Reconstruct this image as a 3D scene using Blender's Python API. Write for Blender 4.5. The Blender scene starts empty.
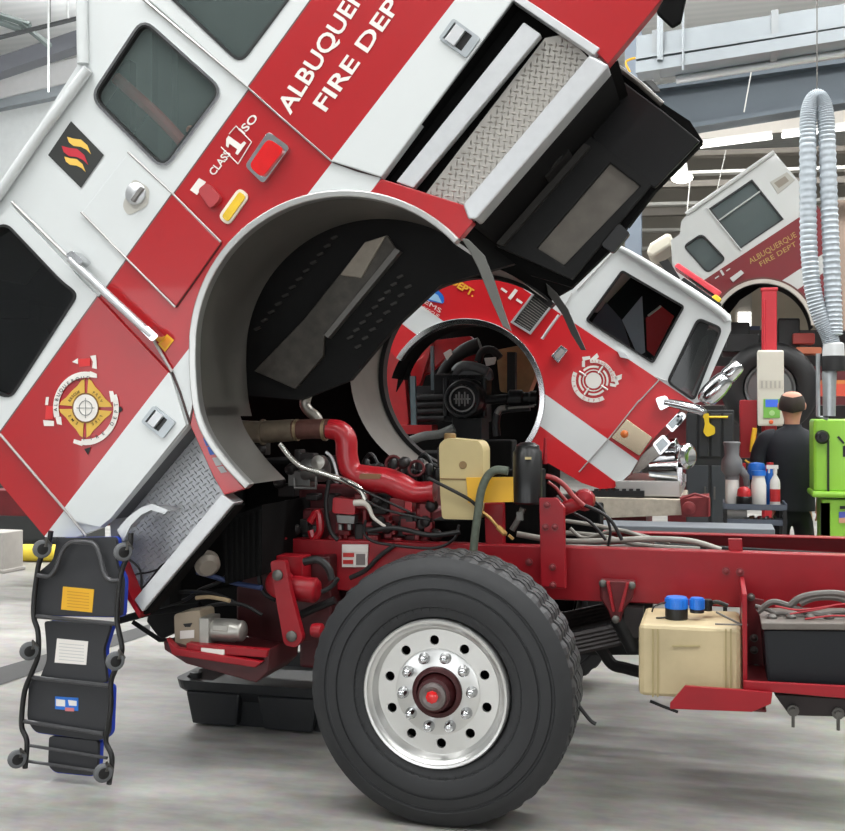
import bpy, bmesh, math, random
from mathutils import Vector, Matrix
from mathutils.geometry import tessellate_polygon
random.seed(7)
scene = bpy.context.scene
COL = scene.collection
# ------------------------------------------------------------------ camera
F = 1100.0; CX = 422.5; HY = 418.0; YAW = math.radians(15.0)
CAM = Vector((1.10, -4.333, 1.68))
FWD = Vector((-math.sin(YAW), math.cos(YAW), 0)); RGT = Vector((math.cos(YAW), math.sin(YAW), 0))
cd = bpy.data.cameras.new('camera'); cam = bpy.data.objects.new('camera', cd); COL.objects.link(cam)
cam.location = CAM; cam.rotation_euler = (math.radians(90), 0, YAW)
cd.sensor_fit = 'HORIZONTAL'; cd.sensor_width = 36.0; cd.lens = 36.0 * F / 845.0
cd.shift_y = (HY - 415.5) / 845.0; cd.clip_end = 200
scene.camera = cam

def ray(px, py):
    return FWD + RGT * ((px - CX) / F) + Vector((0, 0, (HY - py) / F))
def Q(px, py, V):
    """point of the sight line of a photo pixel on the plane y = V (or on a (point, normal) plane)"""
    d = ray(px, py)
    if isinstance(V, tuple):
        p, n = V; t = (p - CAM).dot(n) / d.dot(n)
    else:
        t = (V - CAM.y) / d.y
    return CAM + d * t
def QF(px, py, z=0.0):
    d = ray(px, py); return CAM + d * ((z - CAM.z) / d.z)
def mpp(px, V):
    """metres per pixel at that column and depth"""
    d = ray(px, HY)
    if isinstance(V, tuple):
        return (Q(px, HY, V) - CAM).dot(FWD) / F
    return (V - CAM.y) / d.y / F

# ------------------------------------------------------------------ materials
def lin(c):
    c = c / 255.0
    return c / 12.92 if c <= 0.04045 else ((c + 0.055) / 1.055) ** 2.4
def L3(rgb): return (lin(rgb[0]), lin(rgb[1]), lin(rgb[2]), 1.0)
MATS = {}
def pm(name, rgb, rough=0.5, metal=0.0, coat=0.0, var=0.08, scale=8.0, bump=0.0, emit=0.0, spec=0.5):
    if name in MATS: return MATS[name]
    m = bpy.data.materials.new(name); m.use_nodes = True
    nt = m.node_tree; b = nt.nodes['Principled BSDF']
    b.inputs['Roughness'].default_value = rough; b.inputs['Metallic'].default_value = metal
    b.inputs['Coat Weight'].default_value = coat; b.inputs['Coat Roughness'].default_value = 0.06
    b.inputs['Specular IOR Level'].default_value = spec
    c = L3(rgb)
    tc = nt.nodes.new('ShaderNodeTexCoord'); nz = nt.nodes.new('ShaderNodeTexNoise')
    nz.inputs['Scale'].default_value = scale; nz.inputs['Detail'].default_value = 5
    nt.links.new(tc.outputs['Object'], nz.inputs['Vector'])
    mx = nt.nodes.new('ShaderNodeMix'); mx.data_type = 'RGBA'
    mx.inputs[6].default_value = tuple(x * (1 - var) for x in c[:3]) + (1,)
    mx.inputs[7].default_value = tuple(min(1, x * (1 + var)) for x in c[:3]) + (1,)
    nt.links.new(nz.outputs['Fac'], mx.inputs[0]); nt.links.new(mx.outputs[2], b.inputs['Base Color'])
    if bump:
        bp = nt.nodes.new('ShaderNodeBump'); bp.inputs['Strength'].default_value = bump; bp.inputs['Distance'].default_value = 0.01
        nt.links.new(nz.outputs['Fac'], bp.inputs['Height']); nt.links.new(bp.outputs['Normal'], b.inputs['Normal'])
    if emit:
        b.inputs['Emission Color'].default_value = c; b.inputs['Emission Strength'].default_value = emit
    MATS[name] = m
    return m
def livery(name, base, bands, coat=0.5, rough=0.3):
    """paint whose colour bands follow straight lines on the side of a cab; bands = [(pA, pB, rgb)]: colour below the line"""
    m = bpy.data.materials.new(name); m.use_nodes = True
    nt = m.node_tree; b = nt.nodes['Principled BSDF']
    b.inputs['Roughness'].default_value = rough; b.inputs['Coat Weight'].default_value = coat; b.inputs['Coat Roughness'].default_value = 0.05
    g = nt.nodes.new('ShaderNodeNewGeometry'); prev = None; cur = L3(base)
    for pa, pb, rgb in bands:
        d = (pb - pa); n = Vector((d.z, 0, -d.x)); n = n if n.z < 0 else -n; n.normalize()      # the lower side of the line
        dp = nt.nodes.new('ShaderNodeVectorMath'); dp.operation = 'DOT_PRODUCT'; dp.inputs[1].default_value = n
        nt.links.new(g.outputs['Position'], dp.inputs[0])
        gt = nt.nodes.new('ShaderNodeMath'); gt.operation = 'GREATER_THAN'; gt.inputs[1].default_value = n.dot(pa)
        nt.links.new(dp.outputs['Value'], gt.inputs[0])
        mx = nt.nodes.new('ShaderNodeMix'); mx.data_type = 'RGBA'
        if prev is None: mx.inputs[6].default_value = cur
        else: nt.links.new(prev, mx.inputs[6])
        mx.inputs[7].default_value = L3(rgb); nt.links.new(gt.outputs[0], mx.inputs[0]); prev = mx.outputs[2]
    nt.links.new(prev, b.inputs['Base Color'])
    return m
def glass(name, rgb, alpha=0.55, rough=0.05):
    m = bpy.data.materials.new(name); m.use_nodes = True
    nt = m.node_tree; b = nt.nodes['Principled BSDF']; out = nt.nodes['Material Output']
    b.inputs['Base Color'].default_value = L3(rgb); b.inputs['Roughness'].default_value = rough
    tr = nt.nodes.new('ShaderNodeBsdfTransparent'); tr.inputs[0].default_value = (0.75, 0.8, 0.8, 1)
    mx = nt.nodes.new('ShaderNodeMixShader'); mx.inputs[0].default_value = alpha
    nt.links.new(tr.outputs[0], mx.inputs[1]); nt.links.new(b.outputs[0], mx.inputs[2]); nt.links.new(mx.outputs[0], out.inputs[0])
    MATS[name] = m
    return m

# ------------------------------------------------------------------ mesh builder
def arc(cx, cy, r, a0, a1, n, ry=None):
    ry = r if ry is None else ry
    return [(cx + r * math.cos(math.radians(a0 + (a1 - a0) * i / n)), cy + ry * math.sin(math.radians(a0 + (a1 - a0) * i / n))) for i in range(n + 1)]
def rnd(pts, r, n=5):
    out = []; k = len(pts)
    for i in range(k):
        p = Vector(pts[i]); a = Vector(pts[i - 1]); b = Vector(pts[(i + 1) % k])
        da = (a - p); db = (b - p); rr = min(r, da.length * .45, db.length * .45)
        s = p + da.normalized() * rr; e = p + db.normalized() * rr
        for j in range(n + 1):
            t = j / n
            q = s * (1 - t) ** 2 + p * 2 * t * (1 - t) + e * t * t
            out.append((q.x, q.y))
    return out
def off(pts, d):
    """grow (d>0) an outline about its centre line by d pixels (mitred)"""
    k = len(pts); area = sum(pts[i][0] * pts[(i + 1) % k][1] - pts[(i + 1) % k][0] * pts[i][1] for i in range(k))
    s = 1 if area > 0 else -1; out = []
    for i in range(k):
        a = Vector(pts[i - 1]); p = Vector(pts[i]); b = Vector(pts[(i + 1) % k])
        e1 = (p - a); e2 = (b - p)
        if e1.length < 1e-6: e1 = e2
        if e2.length < 1e-6: e2 = e1
        n1 = Vector((e1.y, -e1.x)).normalized() * s; n2 = Vector((e2.y, -e2.x)).normalized() * s
        n = n1 + n2
        if n.length < 1e-6: n = n1
        n.normalize(); c = max(.5, n.dot(n1)); q = p + n * (d / c); out.append((q.x, q.y))
    return out
def smooth_path(pts, k=6):
    pts = [Vector(p) for p in pts]; out = []
    for i in range(len(pts) - 1):
        p0 = pts[max(0, i - 1)]; p1 = pts[i]; p2 = pts[i + 1]; p3 = pts[min(len(pts) - 1, i + 2)]
        for j in range(k):
            t = j / k
            out.append(0.5 * ((2 * p1) + (p2 - p0) * t + (2 * p0 - 5 * p1 + 4 * p2 - p3) * t * t + (3 * p1 - p0 - 3 * p2 + p3) * t ** 3))
    out.append(pts[-1]); return out

class M:
    def __init__(s): s.v = []; s.f = []; s.m = []; s.s = []
    def add(s, vs, fs, mat=0, smooth=False):
        o = len(s.v); s.v += [Vector(v) for v in vs]
        for f in fs:
            s.f.append([i + o for i in f]); s.m.append(mat); s.s.append(smooth)
        return s
    def prism3(s, loops, shift, mat=0):
        """flat outline (first loop) with holes, swept along shift; loops are 3-D"""
        flat = [Vector(p) for l in loops for p in l]; n = len(flat)
        tris = tessellate_polygon([[Vector(p) for p in l] for l in loops])
        fs = [tuple(t) for t in tris]
        if shift is None:
            return s.add(flat, fs, mat)
        vs = flat + [p + shift for p in flat]
        fs += [tuple(i + n for i in reversed(t)) for t in tris]
        o = 0
        for l in loops:
            k = len(l)
            for i in range(k):
                j = (i + 1) % k; fs.append((o + i, o + j, n + o + j, n + o + i))
            o += k
        return s.add(vs, fs, mat)
    def prism(s, pts, V0, V1, mat=0, holes=()):
        return s.prism3([[Q(x, y, V0) for x, y in l] for l in [pts] + list(holes)], Vector((0, V1 - V0, 0)), mat)
    def poly(s, pts, V, mat=0, holes=()):
        return s.prism3([[Q(x, y, V) for x, y in l] for l in [pts] + list(holes)], None, mat)
    def ribbon(s, pts, V0, V1, mat=0, smooth=True, th=0.0):
        a = [Q(x, y, V0) for x, y in pts]; n = len(a); b = [p + Vector((0, V1 - V0, 0)) for p in a]
        s.add(a + b, [(i, i + 1, n + i + 1, n + i) for i in range(n - 1)], mat, smooth)
        return s
    def band(s, inner, outer, V0, V1, mat=0, closed=False):
        """strip between two pixel polylines, V0 front, V1 back"""
        n = len(inner); a = [Q(x, y, V0) for x, y in inner]; b = [Q(x, y, V0) for x, y in outer]
        sh = Vector((0, V1 - V0, 0)); vs = a + b + [p + sh for p in a] + [p + sh for p in b]; fs = []
        for i in range(n if closed else n - 1):
            j = (i + 1) % n
            fs += [(i, j, n + j, n + i), (2 * n + i, 3 * n + i, 3 * n + j, 2 * n + j), (i, 2 * n + i, 2 * n + j, j), (n + i, n + j, 3 * n + j, 3 * n + i)]
        if not closed: fs += [(0, n, 3 * n, 2 * n), (n - 1, 3 * n - 1, 4 * n - 1, 2 * n - 1)]
        return s.add(vs, fs, mat)
    def tube(s, path, r, n=10, mat=0, closed=False, smooth=True):
        path = [Vector(p) for p in path]; k = len(path)
        rs = r if isinstance(r, (list, tuple)) else [r] * k
        t0 = (path[1] - path[0]).normalized(); up = Vector((0, 0, 1)) if abs(t0.z) < .9 else Vector((1, 0, 0))
        x = t0.cross(up).normalized(); vs = []
        for i, p in enumerate(path):
            if closed: t = path[(i + 1) % k] - path[i - 1]
            else: t = path[min(i + 1, k - 1)] - path[max(i - 1, 0)]
            if t.length < 1e-9: t = t0
            t.normalize(); x = (x - t * x.dot(t)).normalized(); y = t.cross(x)
            for j in range(n):
                a = 2 * math.pi * j / n; vs.append(p + (x * math.cos(a) + y * math.sin(a)) * rs[i])
        fs = []
        for i in range(k if closed else k - 1):
            for j in range(n):
                a = i * n + j; b = i * n + (j + 1) % n; c = ((i + 1) % k) * n
                fs.append((a, b, c + (j + 1) % n, c + j))
        s.add(vs, fs, mat, smooth)
        if not closed:
            s.add(vs[:n], [tuple(reversed(range(n)))], mat); s.add(vs[-n:], [tuple(range(n))], mat)
        return s
    def tpx(s, pts, V, rpx, n=8, mat=0, sm=5):
        """tube through photo pixels; V one depth or one per point, rpx radius in pixels there"""
        Vs = V if isinstance(V, (list,)) else [V] * len(pts)
        P3 = [Q(x, y, v) for (x, y), v in zip(pts, Vs)]; rr = rpx if isinstance(rpx, (list, tuple)) else [rpx] * len(pts)
        rad = [a * mpp(x, v) for a, (x, y), v in zip(rr, pts, Vs)]
        if sm > 1 and len(pts) > 2:
            q = smooth_path(P3, sm); rq = [c.x for c in smooth_path([(a, 0, 0) for a in rad], sm)]
            return s.tube(q, rq, n, mat)
        return s.tube(P3, rad, n, mat)
    def box(s, c, d, rz=0.0, mat=0, rot=None):
        c = Vector(c); h = Vector(d) / 2; R = rot if rot is not None else Matrix.Rotation(rz, 3, 'Z')
        vs = [c + R @ Vector((sx * h.x, sy * h.y, sz * h.z)) for sz in (-1, 1) for sx, sy in ((-1, -1), (1, -1), (1, 1), (-1, 1))]
        return s.add(vs, [(3, 2, 1, 0), (4, 5, 6, 7), (0, 1, 5, 4), (1, 2, 6, 5), (2, 3, 7, 6), (3, 0, 4, 7)], mat)
    def bpx(s, x0, y0, x1, y1, V0, V1, mat=0):
        return s.prism([(x0, y0), (x1, y0), (x1, y1), (x0, y1)], V0, V1, mat)
    def lathe(s, prof, o, ax=(0, 1, 0), n=24, mat=0, smooth=True, a0=0.0):
        """prof = [(radius, distance along axis)]"""
        o = Vector(o); ax = Vector(ax).normalized(); up = Vector((0, 0, 1)) if abs(ax.z) < .9 else Vector((1, 0, 0))
        x = ax.cross(up).normalized(); y = ax.cross(x); k = len(prof); vs = []
        for r, h in prof:
            for j in range(n):
                a = a0 + 2 * math.pi * j / n; vs.append(o + ax * h + (x * math.cos(a) + y * math.sin(a)) * r)
        fs = [(i * n + j, i * n + (j + 1) % n, (i + 1) * n + (j + 1) % n, (i + 1) * n + j) for i in range(k - 1) for j in range(n)]
        s.add(vs, fs, mat, smooth)
        return s
    def ball(s, c, r, mat=0, n=12, sc=(1, 1, 1)):
        c = Vector(c); vs = []; fs = []; k = n // 2
        for i in range(k + 1):
            th = math.pi * i / k
            for j in range(n):
                ph = 2 * math.pi * j / n
                vs.append(c + Vector((math.sin(th) * math.cos(ph) * sc[0], math.sin(th) * math.sin(ph) * sc[1], math.cos(th) * sc[2])) * r)
        for i in range(k):
            for j in range(n): fs.append((i * n + j, i * n + (j + 1) % n, (i + 1) * n + (j + 1) % n, (i + 1) * n + j))
        return s.add(vs, fs, mat, True)
    def text(s, txt, A, B, up, V, mat=0, upto=None, bold=0.0, depth=None):
        """lettering whose baseline runs from pixel A to pixel B; up = pixel vector of the cap height"""
        tv, tf, w0 = text_mesh(txt, bold); w = text_mesh(upto, bold)[2] if upto else w0
        A = Vector(A); B = Vector(B); up = Vector(up)
        vs = []
        for x, y in tv:
            p = A + (B - A) * (x / w) + up * (y / 0.72); vs.append(Q(p.x, p.y, V))
        return s.add(vs, tf, mat)
    def text_arc(s, txt, c, r, a0, a1, h, V, mat=0, inward=False, bold=0.01):
        """letters set one by one round a circle (pixels), from angle a0 to a1; the tops point outward unless inward"""
        n = len(txt)
        for i, ch in enumerate(txt):
            if ch == ' ': continue
            tv, tf, w = text_mesh(ch, bold); a = math.radians(a0 + (a1 - a0) * (i + .5) / n)
            rad = Vector((math.cos(a), math.sin(a))); tan = Vector((-math.sin(a), math.cos(a))) * (1 if a1 > a0 else -1)
            u = -rad if inward else rad; sc = h / .72; vs = []
            for x, y in tv:
                p = Vector(c) + rad * r + tan * ((x - w / 2) * sc) + u * ((y - .36) * sc); vs.append(Q(p.x, p.y, V))
            s.add(vs, tf, mat)
        return s

_TX = {}
def text_mesh(txt, bold=0.0):
    key = (txt, bold)
    if key in _TX: return _TX[key]
    cu = bpy.data.curves.new('lettering', 'FONT'); cu.body = txt; cu.size = 1.0; cu.resolution_u = 3; cu.offset = bold; cu.fill_mode = 'FRONT'
    o = bpy.data.objects.new('lettering', cu); COL.objects.link(o)
    dg = bpy.context.evaluated_depsgraph_get(); ev = o.evaluated_get(dg); me = ev.to_mesh()
    tv = [(v.co.x, v.co.y) for v in me.vertices]; tf = [tuple(p.vertices) for p in me.polygons]
    ev.to_mesh_clear(); bpy.data.objects.remove(o); bpy.data.curves.remove(cu)
    x0 = min(v[0] for v in tv); tv = [(x - x0, y) for x, y in tv]; w = max(v[0] for v in tv)
    _TX[key] = (tv, tf, w); return _TX[key]

# ------------------------------------------------------------------ objects
BASE = {}
def thing(name, label, cat, base, group=None):
    o = bpy.data.objects.new(name, None); COL.objects.link(o); o.location = base; o.empty_display_size = .1
    o['label'] = label; o['category'] = cat
    if group: o['group'] = group
    BASE[o.name] = Vector(base); return o
def obj(name, m, mats, parent=None, bev=0.0, label=None, kind=None, cat=None, group=None, base=None):
    if not isinstance(mats, (list, tuple)): mats = [mats]
    b = BASE[parent.name] if parent is not None else (Vector(base) if base is not None else Vector((0, 0, 0)))
    me = bpy.data.meshes.new(name); me.from_pydata([tuple(v - b) for v in m.v], [], m.f)
    for mt in mats: me.materials.append(mt)
    for p, mi, sm in zip(me.polygons, m.m, m.s): p.material_index = mi; p.use_smooth = sm
    bm = bmesh.new(); bm.from_mesh(me); bmesh.ops.recalc_face_normals(bm, faces=bm.faces)
    for e in bm.edges:
        if len(e.link_faces) == 2 and e.calc_face_angle(0) > .75: e.smooth = False
    bm.to_mesh(me); bm.free()
    me.update()
    o = bpy.data.objects.new(name, me); COL.objects.link(o)
    if parent is not None:
        o.parent = parent; BASE[o.name] = b
    elif base is not None: o.location = base
    if bev:
        md = o.modifiers.new('bevel', 'BEVEL'); md.width = bev; md.segments = 2; md.limit_method = 'ANGLE'; md.angle_limit = math.radians(40)
    if label: o['label'] = label
    if kind: o['kind'] = kind
    if cat: o['category'] = cat
    if group: o['group'] = group
    return o

RED = (166, 13, 22); WHITE = (208, 212, 212)
red = pm('fire_red_paint', RED, .3, 0, .6, .04, 3)
red_chassis = pm('red_chassis_paint', (142, 13, 26), .42, 0, .15, .16, 9, spec=.35)
red_shaded = pm('shadowed_dark_red_paint', (66, 10, 15), .5, 0, .1, .4, 12, .1)  # chassis red darkened to paint in the shade under the cab
red_dull = pm('dusty_dark_red_paint', (92, 14, 20), .55, 0, 0, .35, 14, .15)
red_engine = pm('red_engine_paint', (170, 22, 34), .35, 0, .3, .15, 10)
white = pm('white_paint', WHITE, .35, 0, .4, .02, 3)
chrome = pm('chrome', (205, 206, 208), .16, 1.0, 0, .03, 6)
alu = pm('brushed_aluminium', (206, 208, 210), .36, .65, 0, .08, 30)
polished = pm('polished_aluminium_wheel', (214, 214, 212), .28, .8, 0, .03, 12)
liner_m = pm('galvanised_liner_sheet', (106, 104, 99), .42, .5, 0, .2, 5)
rubber = pm('tyre_rubber', (35, 36, 38), .6, 0, 0, .12, 20, .05)
rubber_s = pm('black_rubber', (17, 17, 18), .55, 0, 0, .15, 20)
black = pm('black_plastic', (20, 20, 21), .45, 0, 0, .15, 12)
blackgloss = pm('black_gloss', (18, 18, 19), .36, 0, .1, .1, 12)
dark = pm('dark_underbody', (30, 30, 30), .7, 0, 0, .4, 7, .1, spec=.15)
darker = pm('shade_black_sheet', (9, 9, 9), .85, 0, 0, .4, 6, spec=.15)  # near-black base carries shade in tunnels and interiors, also plain black parts
greymetal = pm('dull_grey_metal', (104, 102, 98), .45, .6, 0, .25, 12)
heat = pm('dirty_heat_shield', (96, 90, 82), .5, .4, 0, .4, 9, .1)
steelgrey = pm('cast_grey_metal', (120, 120, 118), .4, .7, 0, .2, 18)
rust = pm('rusty_pipe', (92, 58, 50), .6, .3, 0, .4, 25)
seam = pm('dark_seam', (60, 40, 40), .6)
silver_line = pm('silver_trim', (170, 168, 166), .35, .5)
cream = pm('yellowed_plastic', (196, 178, 128), .5, 0, 0, .18, 5)
cream_dirty = pm('stained_translucent_plastic', (184, 168, 132), .5, 0, 0, .3, 5)
yellow = pm('yellow_label', (226, 172, 40), .5, 0, 0, .06)
gold = pm('gold_leaf', (214, 172, 74), .45, 0, 0, .06)
wht = pm('white_lettering', (226, 222, 216), .5, 0, 0, .02)
blk = pm('black_ink', (24, 24, 26), .5)
redink = pm('red_ink', (190, 44, 40), .5)
blue = pm('blue_vinyl', (28, 66, 190), .45, 0, 0, .1)
blueink = pm('blue_cap_plastic', (30, 110, 205), .4, 0, .2, .1)
lens_red = pm('red_lens', (208, 20, 24), .12, 0, .8, .1, 30)
lens_amber = pm('amber_lens', (226, 186, 50), .2, 0, .6, .25, 25)
# ================================================================== the near fire truck, cab tilted forward
VC = 0.24          # near side of the cab
VX = 2.55          # far side of the cab
T1 = thing('fire_truck', 'red and white fire truck nearest the camera, cab tilted steeply forward over its engine', 'fire truck', (0, 0, 0), 'fire trucks in the workshop')
def P1(name, m, mats, bev=0.0, label=None, parent=None): return obj(name, m, mats, parent or T1, bev, label)
liv1 = livery('red_white_livery_near', WHITE, [
    (Q(312, 0, VC), Q(0, 434, VC), (96, 70, 70)), (Q(314, 0, VC), Q(0, 436.6, VC), RED), (Q(457, 0, VC), Q(57, 520, VC), WHITE)], .3, .32)
arch1 = arc(345, 346, 155, -54, -245.3, 44)
arch_all = arc(345, 346, 155, -43.2, -245.3, 46)
body = [(381, 178), (514, -2), (668, -170), (500, -330), (250, -330), (77, -60), (77, 66), (0, 186), (-62, 268), (-110, 330), (-75, 395), (0, 483), (45, 537), (76, 537), (100, 528), (109.5, 520), (190, 424)] 
a_sub = [p for p in arch1 if p[1] < 392 or p[0] > 340]
ARCH = arc(345, 346, 155, -43.2, -180, 40) + [(190, 362), (190.5, 382), (193, 402), (202, 432), (222, 462), (246, 488)]
a_sub = [p for p in ARCH if p[1] < 404 and p[0] < 378]
body = body[:-1] + [(188, 426), (191, 412)][:1] + list(reversed(a_sub))
drv = rnd([(5, 222), (61, 281), (78, 294), (10, 399), (-95, 360), (-60, 262)], 9)
win = rnd([(143, 20), (221, 90), (163, 168), (92, 97)], 13)
cwin = rnd([(160, -12), (240, 64), (310, -30), (250, -110)], 13)
m = M(); m.prism(body, VC, VC + .05, 0, [drv, win, cwin])
cab = P1('cab_body', m, liv1)
# roof, front and rear skins of the cab shell: swept right across to the far side
m = M()
m.ribbon([(560, -250), (500, -330), (250, -330), (77, -60), (77, 66), (0, 186), (-62, 268)], VC, VX + .05, 0, False)
m.ribbon([(-110, 330), (-75, 395), (0, 483), (45, 537)], VC, VX + .05, 1, False)
P1('cab_roof', m, [white, red])
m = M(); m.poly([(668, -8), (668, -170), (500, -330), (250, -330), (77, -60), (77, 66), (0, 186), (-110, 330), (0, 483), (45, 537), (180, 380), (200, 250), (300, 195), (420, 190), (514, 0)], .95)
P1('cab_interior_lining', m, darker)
# --- panels with their seams
def seam_line(pts, w=1.0, V=VC - .004, mat=seam, name='panel_seam'):
    m = M(); m.tpx(pts, V, w, 6, 0, 1); return P1(name, m, mat)
door1 = [(-40, 393), (10, 201), (172, 373), (189, 424), (109.5, 520), (84, 537), (72, 522), (0, 436)]
m = M()
m.prism([(11, 205), (170, 374), (186, 425), (110, 519), (100, 527), (74, 521), (0, 434), (-35, 392), (-68, 330), (-55, 275)], VC - .018, VC, 0, [drv])
dr = P1('driver_door', m, liv1, .006)
m = M(); m.prism([(250, 90), (331, 161), (381, 177), (514, -2), (580, -90), (440, -225), (300, -225), (160, -16), (146, -2)], VC - .018, VC, 0, [cwin])
cd_ = P1('crew_door', m, liv1, .006)
m = M(); m.prism([(128, 152.5), (174, 196), (220.5, 243), (176, 306), (127, 259), (82, 212)], VC - .012, VC, 0)
P1('fuel_compartment_door', m, liv1, .004)
seam_line([(12, 202), (67, 256), (150, 334), (172, 372)], 1.6, VC - .012, silver_line, 'door_edge_trim')
seam_line([(172, 372), (180, 392), (190, 424)], 1.2)
seam_line([(143, -1), (249, 88), (280, 116), (333, 162)], 1.5, VC - .012, silver_line, 'door_edge_trim')
seam_line([(333, 162), (358, 171), (381, 177)], 1.0)
seam_line([(128, 152), (174, 195), (221, 242)], 1.1, VC - .012, silver_line, 'door_edge_trim')
seam_line([(81, 212), (127, 259), (175, 307)], 1.1, VC - .012, silver_line, 'door_edge_trim')
seam_line([(221, 243), (176, 307)], 1.1)
seam_line([(0, 434), (66, 511), (86, 536)], 1.4, VC - .02, silver_line, 'door_edge_trim')
# --- windows
gl = glass('tinted_cab_glass', (98, 110, 108), .6); gld = glass('dark_door_glass', (15, 17, 18), .85)
for w, gm, nm in ((win, gl, 'window_pane'), (cwin, gl, 'window_pane'), (drv, gld, 'window_pane')):
    m = M(); m.poly(w, VC + .02); P1(nm, m, gm)
m = M(); m.band(win, off(win, 2.6), VC - .012, VC + .02, 0, True); P1('window_frame', m, chrome)
m = M(); m.band(off(win, -2), win, VC - .006, VC + .02, 0, True); P1('window_seal', m, rubber_s)
for w in (cwin, drv):
    m = M(); m.band(off(w, -1.8), off(w, .6), VC - .024, VC + .02, 0, True); P1('window_seal', m, rubber_s)
m = M(); m.tpx([(116, 78), (135, 95), (160, 118), (184, 144)], .36, 6, 8, 0, 3); P1('grab_strap', m, pm('red_strap', (196, 60, 50), .6))
m = M(); m.lathe([(.012, 0), (.02, .01), (.012, .02)], Q(189, 129, .3), (0, 1, 0), 14, 0); P1('interior_knob', m, pm('orange_plastic', (232, 120, 50), .4))
m = M(); m.bpx(158, 20, 172, 170, .5, .56, 0); m.bpx(100, 60, 130, 130, .6, .66, 0); P1('interior_pillar', m, black)
m = M(); m.prism(rnd([(-30, 330), (20, 300), (52, 336), (12, 392), (-40, 392)], 8), .5, .8, 0); m.bpx(-6, 300, 30, 318, .42, .5, 0); P1('driver_seat', m, pm('charcoal_seat_fabric', (40, 42, 44), .8))
# --- roof gutters and corner trim
m = M(); m.tpx([(-40, 245), (0, 192), (40, 134), (88, 69)], VC - .03, 5.5, 10, 0, 1); P1('roof_gutter', m, white)
m = M(); m.tpx([(83, 64), (82, 0), (82, -50)], VC - .015, 6, 10, 0, 1); P1('corner_moulding', m, white)
# --- handrail
m = M(); m.tpx([(70, 259), (110, 297), (152, 336)], VC - .07, 4.2, 10, 0, 1); hr = P1('handrail', m, alu)
for x, y in ((74, 258), (149, 333)):
    m = M(); m.prism(rnd([(x - 9, y - 3), (x - 2, y - 8), (x + 10, y + 3), (x + 3, y + 9)], 3), VC - .085, VC - .018, 0); P1('rail_bracket', m, chrome, .004, parent=hr)
# --- door handles
def handle(c, ang, w=13, h=9.5):
    ca, sa = math.cos(ang), math.sin(ang)
    def T(x, y): return (c[0] + x * ca - y * sa, c[1] + x * sa + y * ca)
    def R4(x0, y0, x1, y1): return [T(x0, y0), T(x1, y0), T(x1, y1), T(x0, y1)]
    m = M(); m.prism(rnd(R4(-w, -h, w, h), 3), VC - .03, VC - .018, 0, [R4(-w + 3.5, -h + 3, w - 8, h - 3)])
    hb = P1('door_handle', m, pm('satin_handle', (172, 178, 182), .34, .5), .002)
    m = M(); m.poly(R4(-w + 3, -h + 2.5, w - 3, h - 2.5), VC - .0195, 0); P1('handle_recess', m, blackgloss, parent=hb)
    m = M(); m.prism(R4(-w + 5.5, -h + 3, 0, h - 3), VC - .04, VC - .022, 0); P1('handle_paddle', m, alu, .002, parent=hb)
handle((158, 422), math.radians(38), 14, 10.5)
handle((459.5, 38), math.radians(36), 17, 12.5)
# --- small lamps, cap and stickers on the side
m = M(); m.prism(rnd([(244.5, 166), (268, 131), (290, 147), (263, 184)], 5), VC - .03, VC, 0); lp = P1('marker_lamp', m, chrome, .008, 'red warning lamp in a chrome bezel')
m = M(); m.prism(rnd([(248.5, 166), (268, 138), (284.5, 149), (262, 178)], 6), VC - .045, VC - .028, 0); P1('lens', m, lens_red, .01, parent=lp)
m = M(); m.prism(rnd([(197, 190), (207, 182), (221, 198), (210, 209)], 5), VC - .03, VC, 0); lp = P1('marker_lamp', m, pm('faded_red_plastic', (170, 62, 66), .35), .008, 'small faded red side marker')
m = M(); m.poly([(190, 190), (199, 178), (206, 182), (197, 195)], VC - .004); P1('sticker', m, wht)
cap = rnd([(217.5, 217), (239, 187), (249.5, 196), (228, 226)], 8)
m = M(); m.prism(cap, VC - .012, VC, 0); lp = P1('turn_lamp', m, pm('white_gasket', (224, 216, 200), .4), .004, 'oval amber lamp on a white gasket')
m = M(); m.prism(off(cap, -2.8), VC - .02, VC - .01, 0); P1('lens', m, lens_amber, .008, parent=lp)
m = M(); m.poly(rnd([(122, 206), (133, 178), (150, 188), (148, 206), (128, 216)], 6), VC - .0145); P1('filler_plate', m, pm('off_white_plate', (186, 184, 176), .35))
m = M(); m.lathe([(.05, 0), (.052, .012), (.046, .018), (0, .02)], Q(136.5, 194, VC - .013), (0, -1, 0), 24); fc = P1('fuel_cap', m, alu)
m = M(); m.prism([(130, 200), (140, 186), (143, 188), (133, 202)], VC - .05, VC - .03, 0); P1('cap_grip', m, pm('grey_grip', (120, 118, 116), .4), .004, parent=fc)
m = M(); m.poly([(158, 344), (167, 334), (174, 340), (165, 352)], VC - .004, 0); m.poly([(160.5, 344), (167, 336.5), (171.5, 340.5), (165, 349)], VC - .006, 1); P1('sticker', m, [yellow, pm('orange_print', (222, 140, 40))])
# flame badge
m = M(); m.poly([(71, 121), (104, 155), (81, 188), (48, 155)], VC - .004, 0)
def flame(c, mat, s=1.0):
    pts = [(-13, -9), (-6, -7), (2, -6), (9, 0), (13, 10), (8, 5), (2, 2), (-6, 1), (-11, -3)]
    m.poly([(c[0] + x * s * .92, c[1] + y * s * .92) for x, y in pts], VC - .007, mat)
flame((79, 145), 2); flame((75, 155), 1, 1.12); flame((75, 164), 2, .9)
P1('flame_badge', m, [pm('badge_charcoal', (44, 46, 44)), pm('badge_red', (190, 40, 56)), pm('badge_yellow', (232, 188, 84))])
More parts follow.
